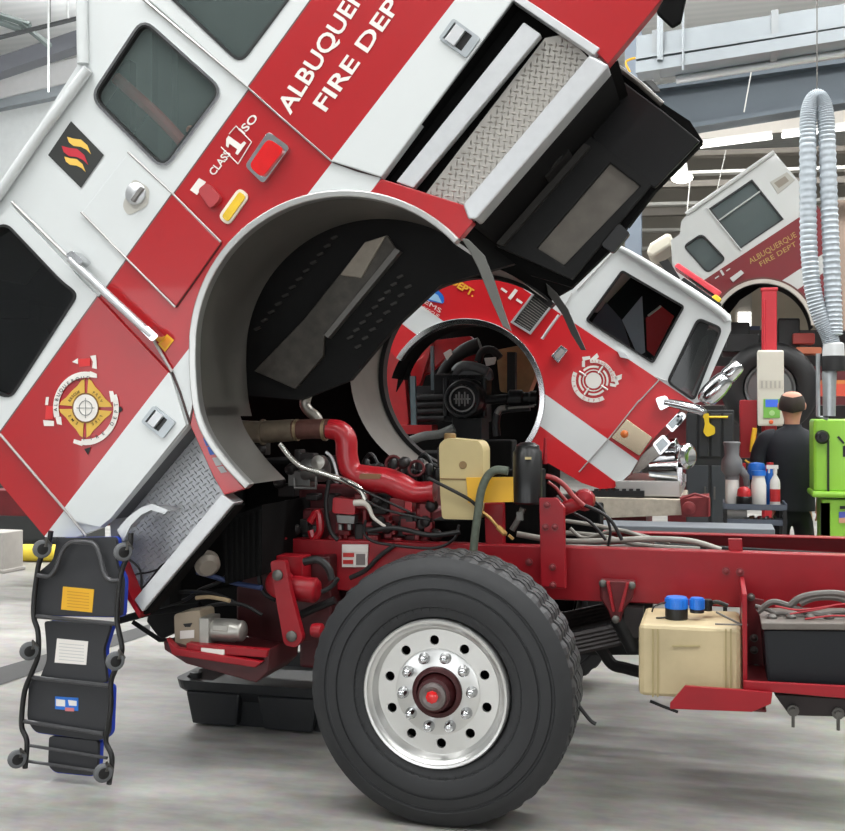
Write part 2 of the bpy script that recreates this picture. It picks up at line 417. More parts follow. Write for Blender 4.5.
# lettering
m = M(); m.text('ALBUQUERQUE', (290, 115), (357, 9), (-14.5, -9.5), VC - .022, 0, 'ALBUQUE', .018); m.text('FIRE DEPT', (325.5, 112), (401, 5), (-13.5, -9), VC - .022, 0, 'FIRE DEP', .018)
P1('lettering', m, wht, label='white block lettering reading ALBUQUERQUE FIRE DEPT')
m = M(); m.text('CLASS', (214, 176), (231, 154), (-6, -4.5), VC - .004, 0, None, .02); m.text('ISO', (244, 134.5), (258.5, 118), (-6, -5), VC - .004, 0, None, .02)
m.poly([(242 + a * .58 - u * .8, 149 - a * .81 - u * .58) for a, u in ((-7.5, 0), (7.5, 0), (7.5, 3), (3, 3.8), (3, 19), (-1, 19), (-7, 15), (-7, 12), (-3, 13.5), (-3, 3.8), (-7.5, 3))], VC - .006, 0)
for a, b in (((221, 147), (238, 164)), ((238, 164), (251.5, 142)), ((236, 126), (251.5, 142)), ((229, 134), (236, 126))):
    m.tpx([a, b], VC - .004, .6, 4, 0, 1)
P1('class_rating_lettering', m, wht, label='white lettering reading CLASS 1 ISO')
# maltese badge on the driver's door
m = M(); c = (85.5, 408); VB = VC - .022
def pol(r, a): return (c[0] + r * math.cos(math.radians(a)), c[1] + r * 1.12 * math.sin(math.radians(a)))
for k in range(4):
    b = k * 90 + 2
    m.poly([pol(26.5, b + 4), pol(25, b + 12), pol(21.5, b + 24), pol(20.5, b + 45), pol(21.5, b + 66), pol(25, b + 78), pol(26.5, b + 86), pol(12, b + 84), pol(12, b + 45), pol(12, b + 6)], VB, 0)
    m.text_arc(('FIRE', 'EMS', 'RESCUE', 'PREV')[k], c, 17.5, b + 20, b + 70, 2.8, VB - .002, 3, k < 2)
m.poly([pol(13.6, a) for a in range(0, 360, 15)], VB - .003, 4); m.poly([pol(12.2, a) for a in range(0, 360, 15)], VB - .005, 1)
for a in (0, 90): m.tpx([pol(9, a), pol(9, a + 180)], VB - .006, .35, 4, 5, 1)
m.band([pol(6.2, a) for a in range(0, 360, 20)], [pol(6.9, a) for a in range(0, 360, 20)], VB - .007, VB - .005, 5, True)
m.band([pol(27.2, a) for a in range(165, 285, 8)], [pol(32.5, a) for a in range(165, 285, 8)], VB - .003, VB, 1)
m.band([pol(28, a) for a in range(-22, 105, 8)], [pol(33.2, a) for a in range(-22, 105, 8)], VB - .003, VB, 1)
for pts in ([(90, 371), (97, 374), (97, 378), (89, 377)], [(55, 415), (61, 417), (62, 425), (57, 424)], [(109, 391), (113, 391), (116, 401), (111, 402)], [(74, 439), (84, 442), (82, 446), (73, 443)]): m.poly(pts, VB - .001, 1)
m.text_arc('ALBUQUERQUE', c, 30.2, 172, 279, 3.6, VB - .0055, 3)
m.text_arc('FIRE DEPT', c, 30.6, 98, -12, 3.6, VB - .0055, 3, True)
for ax_ in ([(78, 359), (90, 358), (90, 366), (79, 367)], [(46, 406), (53, 406), (53, 419), (45, 419)]): m.poly(ax_, VB, 2)
for ax_ in ([(90, 356), (96, 355), (97, 369), (92, 368), (93, 362)], [(72, 362), (78, 358), (78, 364)], [(43, 420), (54, 421), (54, 426), (44, 426)], [(46, 397), (49, 397), (48, 405), (45, 405)]): m.poly(ax_, VB, 1)
m.poly([(116, 407), (121, 406.5), (123, 410), (119, 413), (116, 411)], VB, 3); m.poly([(84, 449), (91, 447), (88, 455)], VB, 3)
P1('department_badge', m, [gold, wht, pm('axe_red', (206, 48, 50)), blk, pm('badge_brown', (120, 84, 40)), pm('badge_grey', (130, 132, 130))], label='gold and white cross badge with two axes and ribbons')
# --- red pieces outside the door panels
m = M(); m.prism([(369, 193), (381, 178.5), (464, 205), (473, 222), (459, 239)] + arc(345, 346, 155, -48, -80, 8), VC - .004, VC + .06, 0); P1('fender_corner', m, red, .004)
m = M(); m.prism([(514, -3), (598, 53.5), (608, 64), (666, -6), (668, -170)], VC - .01, VC + .06, 0); P1('rear_side_panel', m, red, .004)
m = M(); m.prism([(507, -4), (514, -9), (600, 48), (594, 55)], VC - .02, VC + .04, 0); P1('panel_trim', m, alu, .004)
m = M(); m.prism([(656, 12), (668, -10), (690, -20), (681, 22), (672, 27)], VC - .02, .25, 0); P1('rear_corner_cap', m, darker, .008)
m = M(); m.prism([(190, 425), (194, 406), (203, 434), (222, 463), (245, 489), (224, 495), (213, 476)], VC - .006, VC + .05, 0); P1('fender_tip', m, red, .004)
m = M()
for k, (a, b, mt) in enumerate((((203, 438), (206, 446), 0), ((207, 447), (210, 455), 0), ((212, 458), (216, 466), 1), ((217, 467), (221, 473), 1))):
    m.poly([(a[0], a[1]), (a[0] + 6, a[1] - 1), (b[0] + 6, b[1] - 1), (b[0], b[1])], VC - .009, mt)
P1('sticker', m, [pm('blue_print', (56, 92, 170)), pm('grey_print', (160, 158, 160))])
def arch_line(r, k):
    out = arc(345, 346, r, -43.2, -180, 40); low = smooth_path([(x, y, 0) for x, y in ((190, 346), (190, 366), (193, 402), (202, 432), (222, 462), (246, 488))], 6)[1:]
    for i, p in enumerate(low):
        t = (low[min(i + 1, len(low) - 1)] - low[i - 1 if i else 0]).normalized(); nrm = Vector((-t.y, t.x, 0)); nrm = -nrm if nrm.x > 0 else nrm
        q = p + nrm * (r - 155); out.append((q.x, q.y))
    return out
ARCH_IN = arch_line(149.5, 0); ARCH_OUT = arch_line(156.5, 0)
# --- wheel arch: chrome rim, liner, hanging strap
m = M(); m.band(ARCH_IN, ARCH_OUT, VC - .025, VC + .03, 0); P1('wheel_arch_trim', m, pm('arch_trim_steel', (184, 184, 182), .28, .75, 0, .1, 12), .006)
m = M()
up = [p for p in ARCH_IN if p[1] < 418]; lo = [p for p in ARCH_IN if p[1] > 405]
m.ribbon(up, VC, .80, 0); m.ribbon(lo, VC, .66, 0)
P1('wheel_arch_liner', m, liner_m)
m = M(); m.prism([(461, 238), (468, 239), (484, 255), (494, 280), (503, 308), (511, 331), (503, 327), (489, 296), (478, 268), (470, 252)], VC + .0, VC + .02, 0); P1('hanging_trim_strip', m, pm('grey_rubber_strip', (84, 84, 80), .5), .003)
# --- rear step recess: aluminium nosings and tread plate
tread_m = pm('tread_plate', (176, 172, 166), .36, .75, 0, .1, 14)
def tread(M_, poly, V, a, b, pitch, ln=.62, wd=.2, mat=0):
    """raised lozenges of tread plate inside a pixel polygon, alternating two ways"""
    A = Vector(a).normalized(); B = Vector(b).normalized(); xs = [p[0] for p in poly]; ys = [p[1] for p in poly]
    def inside(p):
        r = False; j = len(poly) - 1
        for i in range(len(poly)):
            xi, yi = poly[i]; xj, yj = poly[j]
            if (yi > p[1]) != (yj > p[1]) and p[0] < (xj - xi) * (p[1] - yi) / (yj - yi) + xi: r = not r
            j = i
        return r
    c0 = Vector((sum(xs) / len(xs), sum(ys) / len(ys)))
    for i in range(-60, 61):
        for j in range(-60, 61):
            p = c0 + A * (i * pitch) + B * (j * pitch)
            if not inside(p): continue
            l, w = (A, B) if (i + j) % 2 == 0 else (B, A)
            L = l * pitch * ln; W = w * pitch * wd
            q = [p - L, p + W, p + L, p - W]
            vs = [Q(x.x, x.y, V) for x in q] + [Q(p.x - L.x * .5, p.y - L.y * .5, V - .006), Q(p.x + L.x * .5, p.y + L.y * .5, V - .006)]
            M_.add(vs, [(0, 1, 4), (1, 5, 4), (1, 2, 5), (2, 3, 5), (3, 4, 5), (3, 0, 4)], mat)
step = [(420, 205), (468, 210), (592, 60), (562, 36), (541, 40)]
m = M(); m.poly([(414, 200), (470, 212), (596, 62), (560, 30), (520, 5), (381, 178)], .34, 0); m.ribbon([(381, 178), (516, 0)], VC + .01, .34, 0, False); m.ribbon([(381, 178), (414, 190), (470, 214)], VC + .06, .34, 0, False); m.ribbon([(514, 0), (598, 56)], VC + .06, .34, 0, False); P1('step_recess', m, darker)
m = M(); m.prism([(424, 196), (470, 208), (592, 62), (566, 34), (545, 38)], .30, .32, 0); tread(m, [(428, 196), (470, 206), (590, 62), (566, 38), (546, 42)], .30, (1, 0.12), (-.12, 1), 5.6); P1('tread_plate', m, tread_m)
m = M(); m.prism([(396, 182), (413, 188), (541, 34), (524, 22)], VC + .01, .30, 0); P1('step_nosing', m, alu, .006)
m = M(); m.prism([(463, 205), (468, 219), (476, 219), (609, 65), (590, 55)], VC - .015, VC + .12, 0); P1('step_nosing', m, alu, .008)
# --- front step well under the driver's door
m = M(); well = [(109, 521), (190, 425), (224, 494), (134, 602), (112, 560)]
m.prism([(110, 519), (192, 421), (230, 490), (138, 606), (112, 566)], .42, .44, 0); tread(m, [(118, 520), (190, 436), (222, 494), (136, 598), (116, 556)], .42, (.8, -.6), (.6, .8), 5.0)
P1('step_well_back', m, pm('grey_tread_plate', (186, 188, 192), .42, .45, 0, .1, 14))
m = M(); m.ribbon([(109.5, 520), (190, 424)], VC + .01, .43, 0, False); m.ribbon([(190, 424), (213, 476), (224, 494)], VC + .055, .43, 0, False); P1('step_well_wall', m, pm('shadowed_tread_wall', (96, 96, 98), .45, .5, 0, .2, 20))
m = M(); m.prism([(134, 600), (142, 612), (234, 503), (222, 494)], VC - .01, VC + .1, 0); P1('step_nosing', m, alu, .006)
m = M(); m.prism([(133, 601), (141, 613), (139, 618), (128, 600), (112, 566), (116, 560)], VC - .005, VC + .1, 0); m.prism([(142, 613), (234, 504), (236, 506), (146, 615)], VC + .02, VC + .12, 1); P1('step_edge', m, [red_chassis, darker])
m = M(); m.ribbon(smooth_px := [(x, y) for x, y in [(119, 530), (128, 520), (138, 512), (150, 507), (166, 511)]], VC - .03, VC + .12, 0); m.prism([(117, 530), (128, 517), (140, 508), (152, 504), (168, 510), (165, 514), (151, 510), (141, 515), (131, 525), (123, 541)], VC - .03, VC - .015, 0); P1('kick_guard', m, alu)
m = M()
for pts in ([(130, 573), (127, 580), (133, 590), (146, 585), (160, 567), (172, 560)], [(127, 558), (140, 570), (141, 592), (138, 596)], [(128, 585), (135, 575), (150, 572), (165, 566), (170, 558)]): m.tpx(pts, .36, 1.1, 6)
P1('loose_cable', m, rubber_s)
# --- underside of the cab: floor, engine tunnel wall, rear apron
VT = .85
m = M(); m.ribbon([(470, 224), (474, 222), (609, 66)], VC + .02, VT, 0, False); m.ribbon([(609, 66), (618, 60)], VC + .06, VT, 0, False); P1('cab_floor_underside', m, darker)
m = M(); m.prism([(494, 248), (584, 131), (603, 66), (618, 66), (664, 104), (690, 121), (703, 141), (655, 190), (628, 226), (616, 244), (572, 287), (530, 275)], VT, VT + .05, 0)
m.ribbon([(618, 66), (664, 104), (690, 121), (703, 141), (655, 190), (628, 226)], VT, VT + .08, 0, False)
P1('engine_tunnel_wall', m, darker)
m = M(); m.tpx([(619, 68), (640, 84), (662, 104)], VT - .02, 3, 8, 0, 1); P1('apron_edge', m, greymetal)
m = M(); m.prism([(592, 137), (616, 76), (662, 110), (700, 141), (655, 188), (612, 163)], VT - .03, VT, 0); P1('rear_apron', m, pm('charcoal_apron', (17, 17, 18), .45, 0, .1, .3, 6, spec=.25), .006)
fr = [(584, 131), (652, 184), (572, 280), (496, 246)]; ins = [(610, 163), (640, 186), (564, 265), (537, 248)]
m = M(); m.prism(fr, VT - .045, VT - .01, 0, [ins]); P1('sound_panel_frame', m, pm('dark_frame', (24, 24, 24), .5, .1, 0, .3, 9, spec=.25), .006)
m = M(); m.prism(off(ins, .6), VT - .025, VT - .005, 0); P1('sound_panel', m, pm('dusty_grey_panel', (104, 99, 92), .6, .1, 0, .4, 12, .15))
m = M(); m.prism([(584, 143), (590, 146), (503, 245), (496, 243)], VT - .09, VT - .04, 0); P1('floor_rail', m, pm('dark_rail', (50, 48, 45), .5, .2))
m = M(); m.prism([(531, 161), (556, 134), (570, 151), (546, 178)], VT - .2, VT - .05, 0); m.lathe([(.055, 0), (.06, .02), (.03, .03)], Q(550, 156, VT - .2), (0, -1, 0), 18); P1('floor_mount', m, pm('mount_black', (24, 23, 22), .6, spec=.25), .006)
for a in ((601, 245), (566, 120)):
    m = M(); m.prism(rnd([(a[0], a[1]), (a[0] + 18, a[1] - 22), (a[0] + 29, a[1] - 12), (a[0] + 12, a[1] + 8)], 3), VT - .09, VT - .04, 0); P1('mount_block', m, black, .004)
# --- inside the engine tunnel, seen through the wheel arch
VD = .98
m = M(); m.prism([(240, 395), (236, 330), (290, 235), (372, 196), (470, 226), (520, 262), (440, 285), (392, 330), (350, 380), (300, 400)], VD, VD + .05, 0); P1('engine_tunnel_wall', m, pm('shaded_tunnel_sheet', (13, 13, 13), .7, .0, 0, .5, 6, spec=.25))  # base colour lowered to give the tunnel its shade
m = M(); m.prism([(365, 242), (387, 235), (395, 248), (324, 335), (323, 356), (295, 389), (254, 371), (304, 319), (339, 275)], VD - .03, VD, 0); P1('heat_shield', m, pm('tunnel_heat_shield', (72, 68, 62), .5, .2, 0, .75, 16, .3), .004)
m = M(); m.prism([(365, 242), (385, 236), (361, 278), (340, 275)], VD - .05, VD - .03, 0); P1('heat_shield', m, pm('bright_heat_shield', (146, 138, 126), .5, .2, 0, .4, 14, .2), .004)
m = M(); m.prism([(395, 248), (400, 251), (328, 338), (324, 335)], VD - .05, VD - .0, 0); P1('shield_flange', m, greymetal)
lv = pm('dull_louver', (52, 50, 47), .6, .2)
for (x0, y0), (x1, y1), n in (((257, 328), (334, 237), 12), ((350, 337), (400, 276), 9), ((358, 346), (408, 286), 8)):
    for k in range(n):
        x = x0 + (x1 - x0) * k / (n - 1); y = y0 + (y1 - y0) * k / (n - 1); m = M(); m.prism(rnd([(x - 4, y + 1), (x + 2, y - 2), (x + 4, y), (x - 2, y + 3)], 1, 2), VD - .012, VD, 0); P1('louver', m, lv)
# --- far side of the cab: panel with its own wheel opening and liner
fa = arc(480, 375, 101, -47, -245, 46)
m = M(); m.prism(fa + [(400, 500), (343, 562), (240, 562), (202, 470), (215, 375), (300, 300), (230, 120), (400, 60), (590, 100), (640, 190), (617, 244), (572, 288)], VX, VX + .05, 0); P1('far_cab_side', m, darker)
m = M(); m.prism([(230, 120), (400, 60), (590, 100), (590, -80), (480, -180), (300, -200), (150, 30), (90, 150), (60, 300), (150, 330), (235, 380), (300, 300)], VX, VX + .05, 0); P1('far_cab_side', m, white)
m = M(); m.ribbon(arc(480, 375, 100.5, -47, -247, 46), VX, 1.95, 0); P1('wheel_arch_liner', m, pm('pale_liner_sheet', (112, 109, 103), .5, .3, 0, .2, 6))
m = M(); m.band(arc(480, 375, 97, -44, -247, 46), arc(480, 375, 103, -44, -247, 46), VX - .02, VX + .07, 0); P1('wheel_arch_trim', m, rubber_s)
m = M(); m.prism([(546, 283), (556, 292), (568, 309), (577, 330), (586, 350), (581, 350), (571, 334), (562, 314), (548, 294)], VX - .02, VX + .0, 0); P1('hanging_trim_strip', m, pm('dark_rubber_strip', (58, 58, 56), .5), .003)
# ------------------------------------------------------------------ chassis, wheels and engine of the near truck
VR = .95
zt = Q(700, 551, VR).z; zb = Q(700, 606, VR).z; xl = Q(262, 560, VR).x; xr = Q(1050, 560, VR).x
def rail(V, s, xa, xb):
    m = M(); t = .012; w = .085
    prof = [(V, zb), (V, zt), (V + s * w, zt), (V + s * w, zt - t), (V + s * t, zt - t), (V + s * t, zb + t), (V + s * w, zb + t), (V + s * w, zb)]
    a = [Vector((xa, y, z)) for y, z in prof]; m.prism3([a], Vector((xb - xa, 0, 0))); return m
P1('frame_rail', rail(VR, 1, xl, xr), red_chassis, .006); P1('frame_rail', rail(1.81, -1, xl, xr), red_chassis, .006)
m = M()
for x in (xl + .1, .75, 1.9, 2.8): m.box((x, 1.38, (zt + zb) / 2), (.09, .84, .18))
P1('cross_member', m, red_dull, .006)
m = M(); m.box((.95, 1.38, zb + .05), (1.9, .6, .06)); m.tpx([(640, 545), (760, 552), (900, 560)], 1.45, 4, 8, 0, 2); P1('frame_floor', m, dark)
def bolts(pts, V, r=.013, mat=greymetal):
    for x, y in pts:
        m = M(); m.lathe([(r * 1.5, 0), (r * 1.5, .004), (r, .004), (r, .016), (r * .6, .02), (0, .02)], Q(x, y, V), (0, -1, 0), 10); P1('bolt', m, mat)
bm_ = pm('painted_bolt', (120, 40, 44), .45)
bolts([(726, 571), (740, 572), (529, 562), (534, 588)], VR, .013, bm_)
m = M(); m.prism([(539, 498), (557, 498), (564.5, 507), (566, 589), (541, 587)], VR - .1, VR - .07, 0); m.prism([(541, 548), (545, 548), (546, 587), (541, 587)], VR - .07, VR, 0); P1('cab_mount_bracket', m, red_chassis, .006)
bolts([(547, 505), (545.6, 527), (555, 527), (552.5, 567), (553, 585)], VR - .1, .012, bm_)
m = M(); m.prism([(484, 503), (503, 503), (504, 556), (486, 556)], 1.0, 1.06, 0); P1('mount_post', m, red_chassis, .006)
m = M(); m.prism([(599, 580), (635, 582), (632, 599), (623, 611), (620, 623), (612, 622), (608, 611), (600.5, 599)], VR - .1, VR - .02, 0); br = P1('shock_bracket', m, red_dull, .008)
m = M(); m.prism([(606, 582), (609, 582), (615, 612), (612, 612)], VR - .13, VR - .09, 0); m.prism([(626, 583), (629, 583), (622, 612), (618, 612)], VR - .13, VR - .09, 0); P1('bracket_rib', m, red_chassis, .003, parent=br)
for x, y in ((603, 583), (632, 585), (616, 619)):
    m = M(); m.lathe([(.018, 0), (.018, .02), (.01, .026), (0, .026)], Q(x, y, VR - .1), (0, -1, 0), 10); P1('bolt', m, greymetal, parent=br)
m = M(); m.tpx([(617, 618), (625, 632), (634, 650)], VR - .02, 8, 12, 0, 2); P1('shock_absorber', m, rubber_s)
m = M(); m.prism([(728, 539), (742, 539), (743, 553), (729, 553)], 1.0, 1.04, 0); P1('rail_tab', m, red_chassis, .004)
m = M(); m.tpx([(517, 534), (560, 541), (600, 541), (646, 539), (690, 541), (721, 550)], 1.12, 3, 10); P1('air_line', m, pm('grey_hose', (150, 146, 138), .5, .2))
m = M(); m.tpx([(555, 532), (600, 536), (640, 545), (700, 549)], 1.25, 2.4, 8); m.tpx([(520, 540), (580, 547), (650, 546)], 1.3, 2.4, 8); m.tpx([(560, 520), (610, 528), (670, 543)], 1.3, 2.0, 8); m.tpx([(570, 528), (585, 538), (620, 530), (655, 543)], 1.2, 1.8, 8); P1('air_line', m, pm('pale_hose', (132, 128, 120), .5))
# --- translucent tank on its bracket
VK = .45
m = M(); a = [Q(x, y, VK) for x, y in ((638.5, 626), (742, 627), (742, 691), (641, 703))]
a[3].x = a[0].x; a[2].x = a[1].x; a[2].z = a[3].z = Q(690, 699, VK).z; a[0].z = a[1].z = Q(690, 626.5, VK).z
m.prism3([a], Vector((0, .44, 0))); tk = P1('fluid_tank', m, cream_dirty, .02, 'stained translucent plastic tank under the frame rail')
m = M()
for x in (652, 657, 725, 730): m.bpx(x, 629, x + 1.6, 697, VK - .006, VK, 0)
m.bpx(672, 645.5, 700, 647, VK - .005, VK, 0); P1('moulded_rib', m, pm('rib_stain', (160, 146, 104), .6), parent=tk)
def cap(px, py, V, r, h, mat, base=None):
    m = M(); p = Q(px, py, V); m.lathe([(r, 0), (r, h * .85), (r * .9, h), (0, h)], p, (0, 0, 1), 20)
    for k in range(14):
        a_ = k * 2 * math.pi / 14; m.box(p + Vector((math.cos(a_) * r, math.sin(a_) * r, h * .45)), (.006, .006, h * .8), a_)
    c_ = P1('filler_cap', m, mat, parent=tk)
    if base:
        m = M(); m.lathe([(r * 1.02, -base), (r * 1.02, 0), (0, 0)], p, (0, 0, 1), 20); P1('filler_neck', m, black, parent=tk)
cap(676.5, 608, .62, .048, .05, blueink, .06); cap(697, 609, .62, .03, .05, blueink, .015)
cap(707, 606, .7, .022, .03, black, .02)
m = M(); m.tpx([(652, 612), (655, 606), (668, 603), (668, 616), (656, 618)], .6, .9, 6); m.tpx([(704, 606), (716, 602), (728, 606)], .7, 2.2, 8); P1('tank_hose', m, rubber_s)
m = M(); m.tpx([(716, 612), (742, 625), (748, 625)], VK - .0, 1.1, 6, 0, 1); m.tpx([(715, 624), (746, 625)], VK - .01, .9, 6, 0, 1); P1('tank_strap', m, greymetal)
m = M(); m.prism([(685, 686), (742, 690), (772.5, 693), (771, 704), (752, 712), (670, 709), (670, 703.5)], VK - .14, VK - .12, 0); P1('tank_bracket', m, red_chassis, .004)
fl = [Q(x, y, VK - .13) for x, y in ((672, 704), (771, 704))]
m = M(); zf = Q(690, 700, VK).z - .006; m.box(((fl[0].x + fl[1].x) / 2, VK + .18, zf - .002), (fl[1].x - fl[0].x - .03, .5, .012)); P1('tank_shelf', m, red_dull, .004)
m = M(); m.prism([(742, 594), (747, 594), (747.5, 690), (743, 691)], VK - .03, .94, 0); P1('bracket_plate', m, red_chassis, .003)
m = M(); m.prism([(747, 597), (764, 600), (767, 690), (747, 690)], .78, .8, 0); P1('bracket_plate', m, red_dull, .003)
bolts([(751, 597), (754, 638), (754, 650), (756, 668)], .77, .012, greymetal)
m = M(); m.prism([(743.5, 681), (860, 687), (960, 690), (960, 704), (860, 700), (779, 693), (743.5, 690)], VK - .1, VK - .08, 0); P1('battery_tray', m, red_chassis, .004)
m = M(); pz = Q(800, 684, VK).z; x0 = Q(745, 690, VK).x; x1 = Q(965, 690, VK).x; m.box(((x0 + x1) / 2, VK + .17, pz - .012), (x1 - x0, .5, .02)); P1('battery_shelf', m, red_dull)
m = M(); a = [Q(763, 630, VK), Q(960, 631, VK), Q(960, 682, VK), Q(767, 682, VK)]; a[2].z = a[3].z = pz; m.prism3([a], Vector((0, .36, 0))); bx = P1('battery_box', m, pm('battery_black', (20, 23, 27), .45, 0, .05, .12, 8, spec=.3), .012, 'black battery box under the frame rail')
m = M(); m.prism([(761, 623), (962, 624), (962, 631), (762, 630)], VK - .012, VK + .37, 0); P1('battery_lid', m, pm('dusty_lid', (98, 92, 86), .6, 0, 0, .3, 20), .005, parent=bx)
m = M()
for pts, r in (([(790, 606), (800, 598), (818, 594), (840, 594), (862, 600), (870, 612), (850, 617), (820, 615), (803, 611)], 3.6), ([(800, 604), (815, 598), (838, 598), (856, 606)], 3.2), ([(758, 612), (772, 602), (790, 606), (806, 612), (822, 618)], 3.0), ([(764, 619), (780, 613), (800, 616), (846, 612), (900, 612)], 2.6), ([(755, 606), (768, 610), (788, 619)], 2.2)):
    m.tpx(pts, .6, r, 8)
P1('battery_cable', m, pm('dirty_grey_cable', (92, 88, 84), .6, 0, 0, .3, 20))
m = M()
for pts in ([(790, 614), (820, 609), (845, 604), (900, 606)], [(805, 619), (830, 616), (846, 616), (900, 618)], [(775, 606), (800, 610), (830, 606)]): m.tpx(pts, .52, 1.0, 6)
P1('battery_cable', m, pm('red_wire', (160, 30, 40), .5))
for k in range(4):
    m = M(); p = Q(772 + k * 19, 621, .55); m.lathe([(.02, -.01), (.022, .02), (.012, .03), (0, .03)], p, (0, 0, 1), 12); P1('terminal', m, greymetal)
m = M(); m.prism([(774, 694), (860, 700), (960, 703), (960, 722), (845, 717), (789.5, 715.5)], .6, .64, 0); P1('hanger_bracket', m, pm('rust_black_bracket', (44, 34, 34), .6, 0, 0, .4, 12), .005)
for x, y in ((793, 710), (838, 713)):
    m = M(); p = Q(x, y, .6); m.lathe([(.025, 0), (.025, .012), (.014, .012), (.014, .03), (0, .03)], p, (0, -1, 0), 12); m.tube([p + Vector((0, -.01, 0)), p + Vector((0, -.01, -.07))], .007, 8); P1('u_bolt', m, greymetal)
m = M(); m.tpx([(650, 701), (662, 706), (678, 712)], .5, 1.6, 6, 0, 1); P1('strap_end', m, rubber_s)
# --- wheels
def wheel(cy, sgn, front):
    """cy = outer face, sgn = +1 when the tyre lies on the +y side of it"""
    zc = .557; R = .562; w = .385; m = M(); n = 132
    prof = [(.300, .055), (.312, .02), (.335, .008), (.350, .010), (.354, .002), (.39, -.006), (.418, -.004), (.421, .004), (.427, .004), (.430, -.002), (.444, .001), (.470, .006), (.474, .014), (.482, .014), (.486, .008), (.505, .014), (.525, .026), (.550, .042), (.559, .06), (.560, .104), (.545, .107), (.545, .119), (.562, .122), (.562, .158), (.545, .161), (.545, .172), (.562, .175), (.562, .215)]
    full = prof + [(r, w - h) for r, h in reversed(prof[:-1])]
    ax = Vector((0, sgn, 0)); k = len(full); vs = []
    for i, (r, h) in enumerate(full):
        for j in range(n):
            a = 2 * math.pi * j / n; rr = r; da = 0
            if r > .556:
                da = .012 * math.sin(h * 60)
                if j % 3 == 0: rr = r - .010
            elif .52 < r < .536 and h < .1 and j % 3 == 0: rr = r - .006
            a += da; vs.append(Vector((math.cos(a) * rr - .005, cy + sgn * h, max(0, zc + math.sin(a) * rr))))
    m.add(vs, [(i * n + j, i * n + (j + 1) % n, (i + 1) * n + (j + 1) % n, (i + 1) * n + j) for i in range(k - 1) for j in range(n)], 0, True)
    m.s = [full[q // n][0] < .53 for q in range((k - 1) * n)]
    for j in range(60):       # fine ribs moulded above the bead
        a = 2 * math.pi * j / 60; p = Vector((math.cos(a) * .348, cy + sgn * .008, zc + math.sin(a) * .348)); m.box(p, (.018, .006, .006), 0, 0, Matrix.Rotation(-a, 3, 'Y'))
    ty = P1('tyre', m, rubber); o = Vector((-.012, cy, zc - .004))
    m = M(); m.lathe([(.305, .07), (.306, .012), (.300, .004), (.290, .006), (.284, .018), (.272, .024), (.262, .055), (.25, .07), (.25, .2)], o, ax, 64); rim = P1('wheel_rim', m, polished)
    m = M(); c3 = [[o + ax * .062 + Vector((math.cos(t) * .262, 0, math.sin(t) * .262)) for t in [2 * math.pi * i / 64 for i in range(64)]]]
    for k_ in range(10):
        a = math.radians(22 + 36 * k_); hc = o + ax * .062 + Vector((math.cos(a) * .212, 0, math.sin(a) * .212)); c3.append([hc + Vector((math.cos(t) * .02, 0, math.sin(t) * .02)) for t in [2 * math.pi * i / 16 for i in range(16)]])
    m.prism3(c3, ax * .014); P1('wheel_disc', m, polished, parent=rim)
    m = M(); m.lathe([(.26, .14), (0, .141)], o, ax, 40); P1('brake_drum', m, darker, parent=rim)
    m = M(); m.lathe([(0, .056), (.172, .056), (.178, .059), (.178, .066)], o, ax, 48); P1('hub_face', m, polished, parent=rim)
    for k_ in range(10):
        a = math.radians(4 + 36 * k_); p = o + Vector((math.cos(a) * .146, 0, math.sin(a) * .146)) + ax * .058
        m = M(); m.lathe([(.024, 0), (.024, -.008), (.019, -.014), (.019, -.036), (.015, -.045), (.007, -.049), (0, -.05)], p, ax, 14); P1('lug_nut', m, chrome, parent=rim)
    m = M(); m.lathe([(.105, .06), (.105, .044), (.098, .038), (.085, .036), (.08, .05), (.07, .02), (.068, -.01), (.05, -.014)], o, ax, 40); hb = P1('hub', m, pm('greasy_dark_red_hub', (64, 24, 26), .4, .3, 0, .4, 16), parent=rim)
    m = M(); m.lathe([(.055, -.01), (.055, -.03), (.042, -.036), (.03, -.03), (0, -.03)], o, ax, 32); P1('hub_cap', m, pm('hub_cap_grey', (120, 112, 110), .35, .6), parent=rim)
    m = M(); m.lathe([(.026, -.028), (.026, -.038), (.016, -.044), (0, -.044)], o, ax, 8); P1('hub_plug', m, lens_red, parent=rim)
wheel(0.0, 1, True); wheel(2.75, -1, True)
m = M(); m.tube([(0, .3, .5), (0, 1.0, .45), (0, 1.75, .45), (0, 2.4, .5)], [.09, .08, .08, .09], 12); m.box((0, 1.38, .46), (.2, 1.5, .16)); P1('front_axle', m, dark)
for y in (.95, 1.72):
    m = M()
    for k in range(5): m.tube([(-.75, y, .72 - k * .02), (-.3, y, .6 - k * .02), (0, y, .58 - k * .02), (.3, y, .6 - k * .02), (.75, y, .72 - k * .02)], .016, 6)
    m.box((.0, y, .55), (.22, .11, .12)); m.box((.72, y, .72), (.09, .09, .14)); P1('leaf_spring', m, pm('oily_spring', (40, 34, 34), .6, 0, 0, .4, 12))
m = M(); m.tpx([(588, 640), (600, 648), (612, 664), (625, 668), (640, 672)], 1.4, 6, 8); m.bpx(560, 640, 640, 655, 1.6, 1.7, 0); P1('brake_hose', m, rubber_s)
m = M(); m.tpx([(578, 705), (590, 720), (596, 724)], 0.2, 2, 6); P1('valve_stem', m, rubber_s)
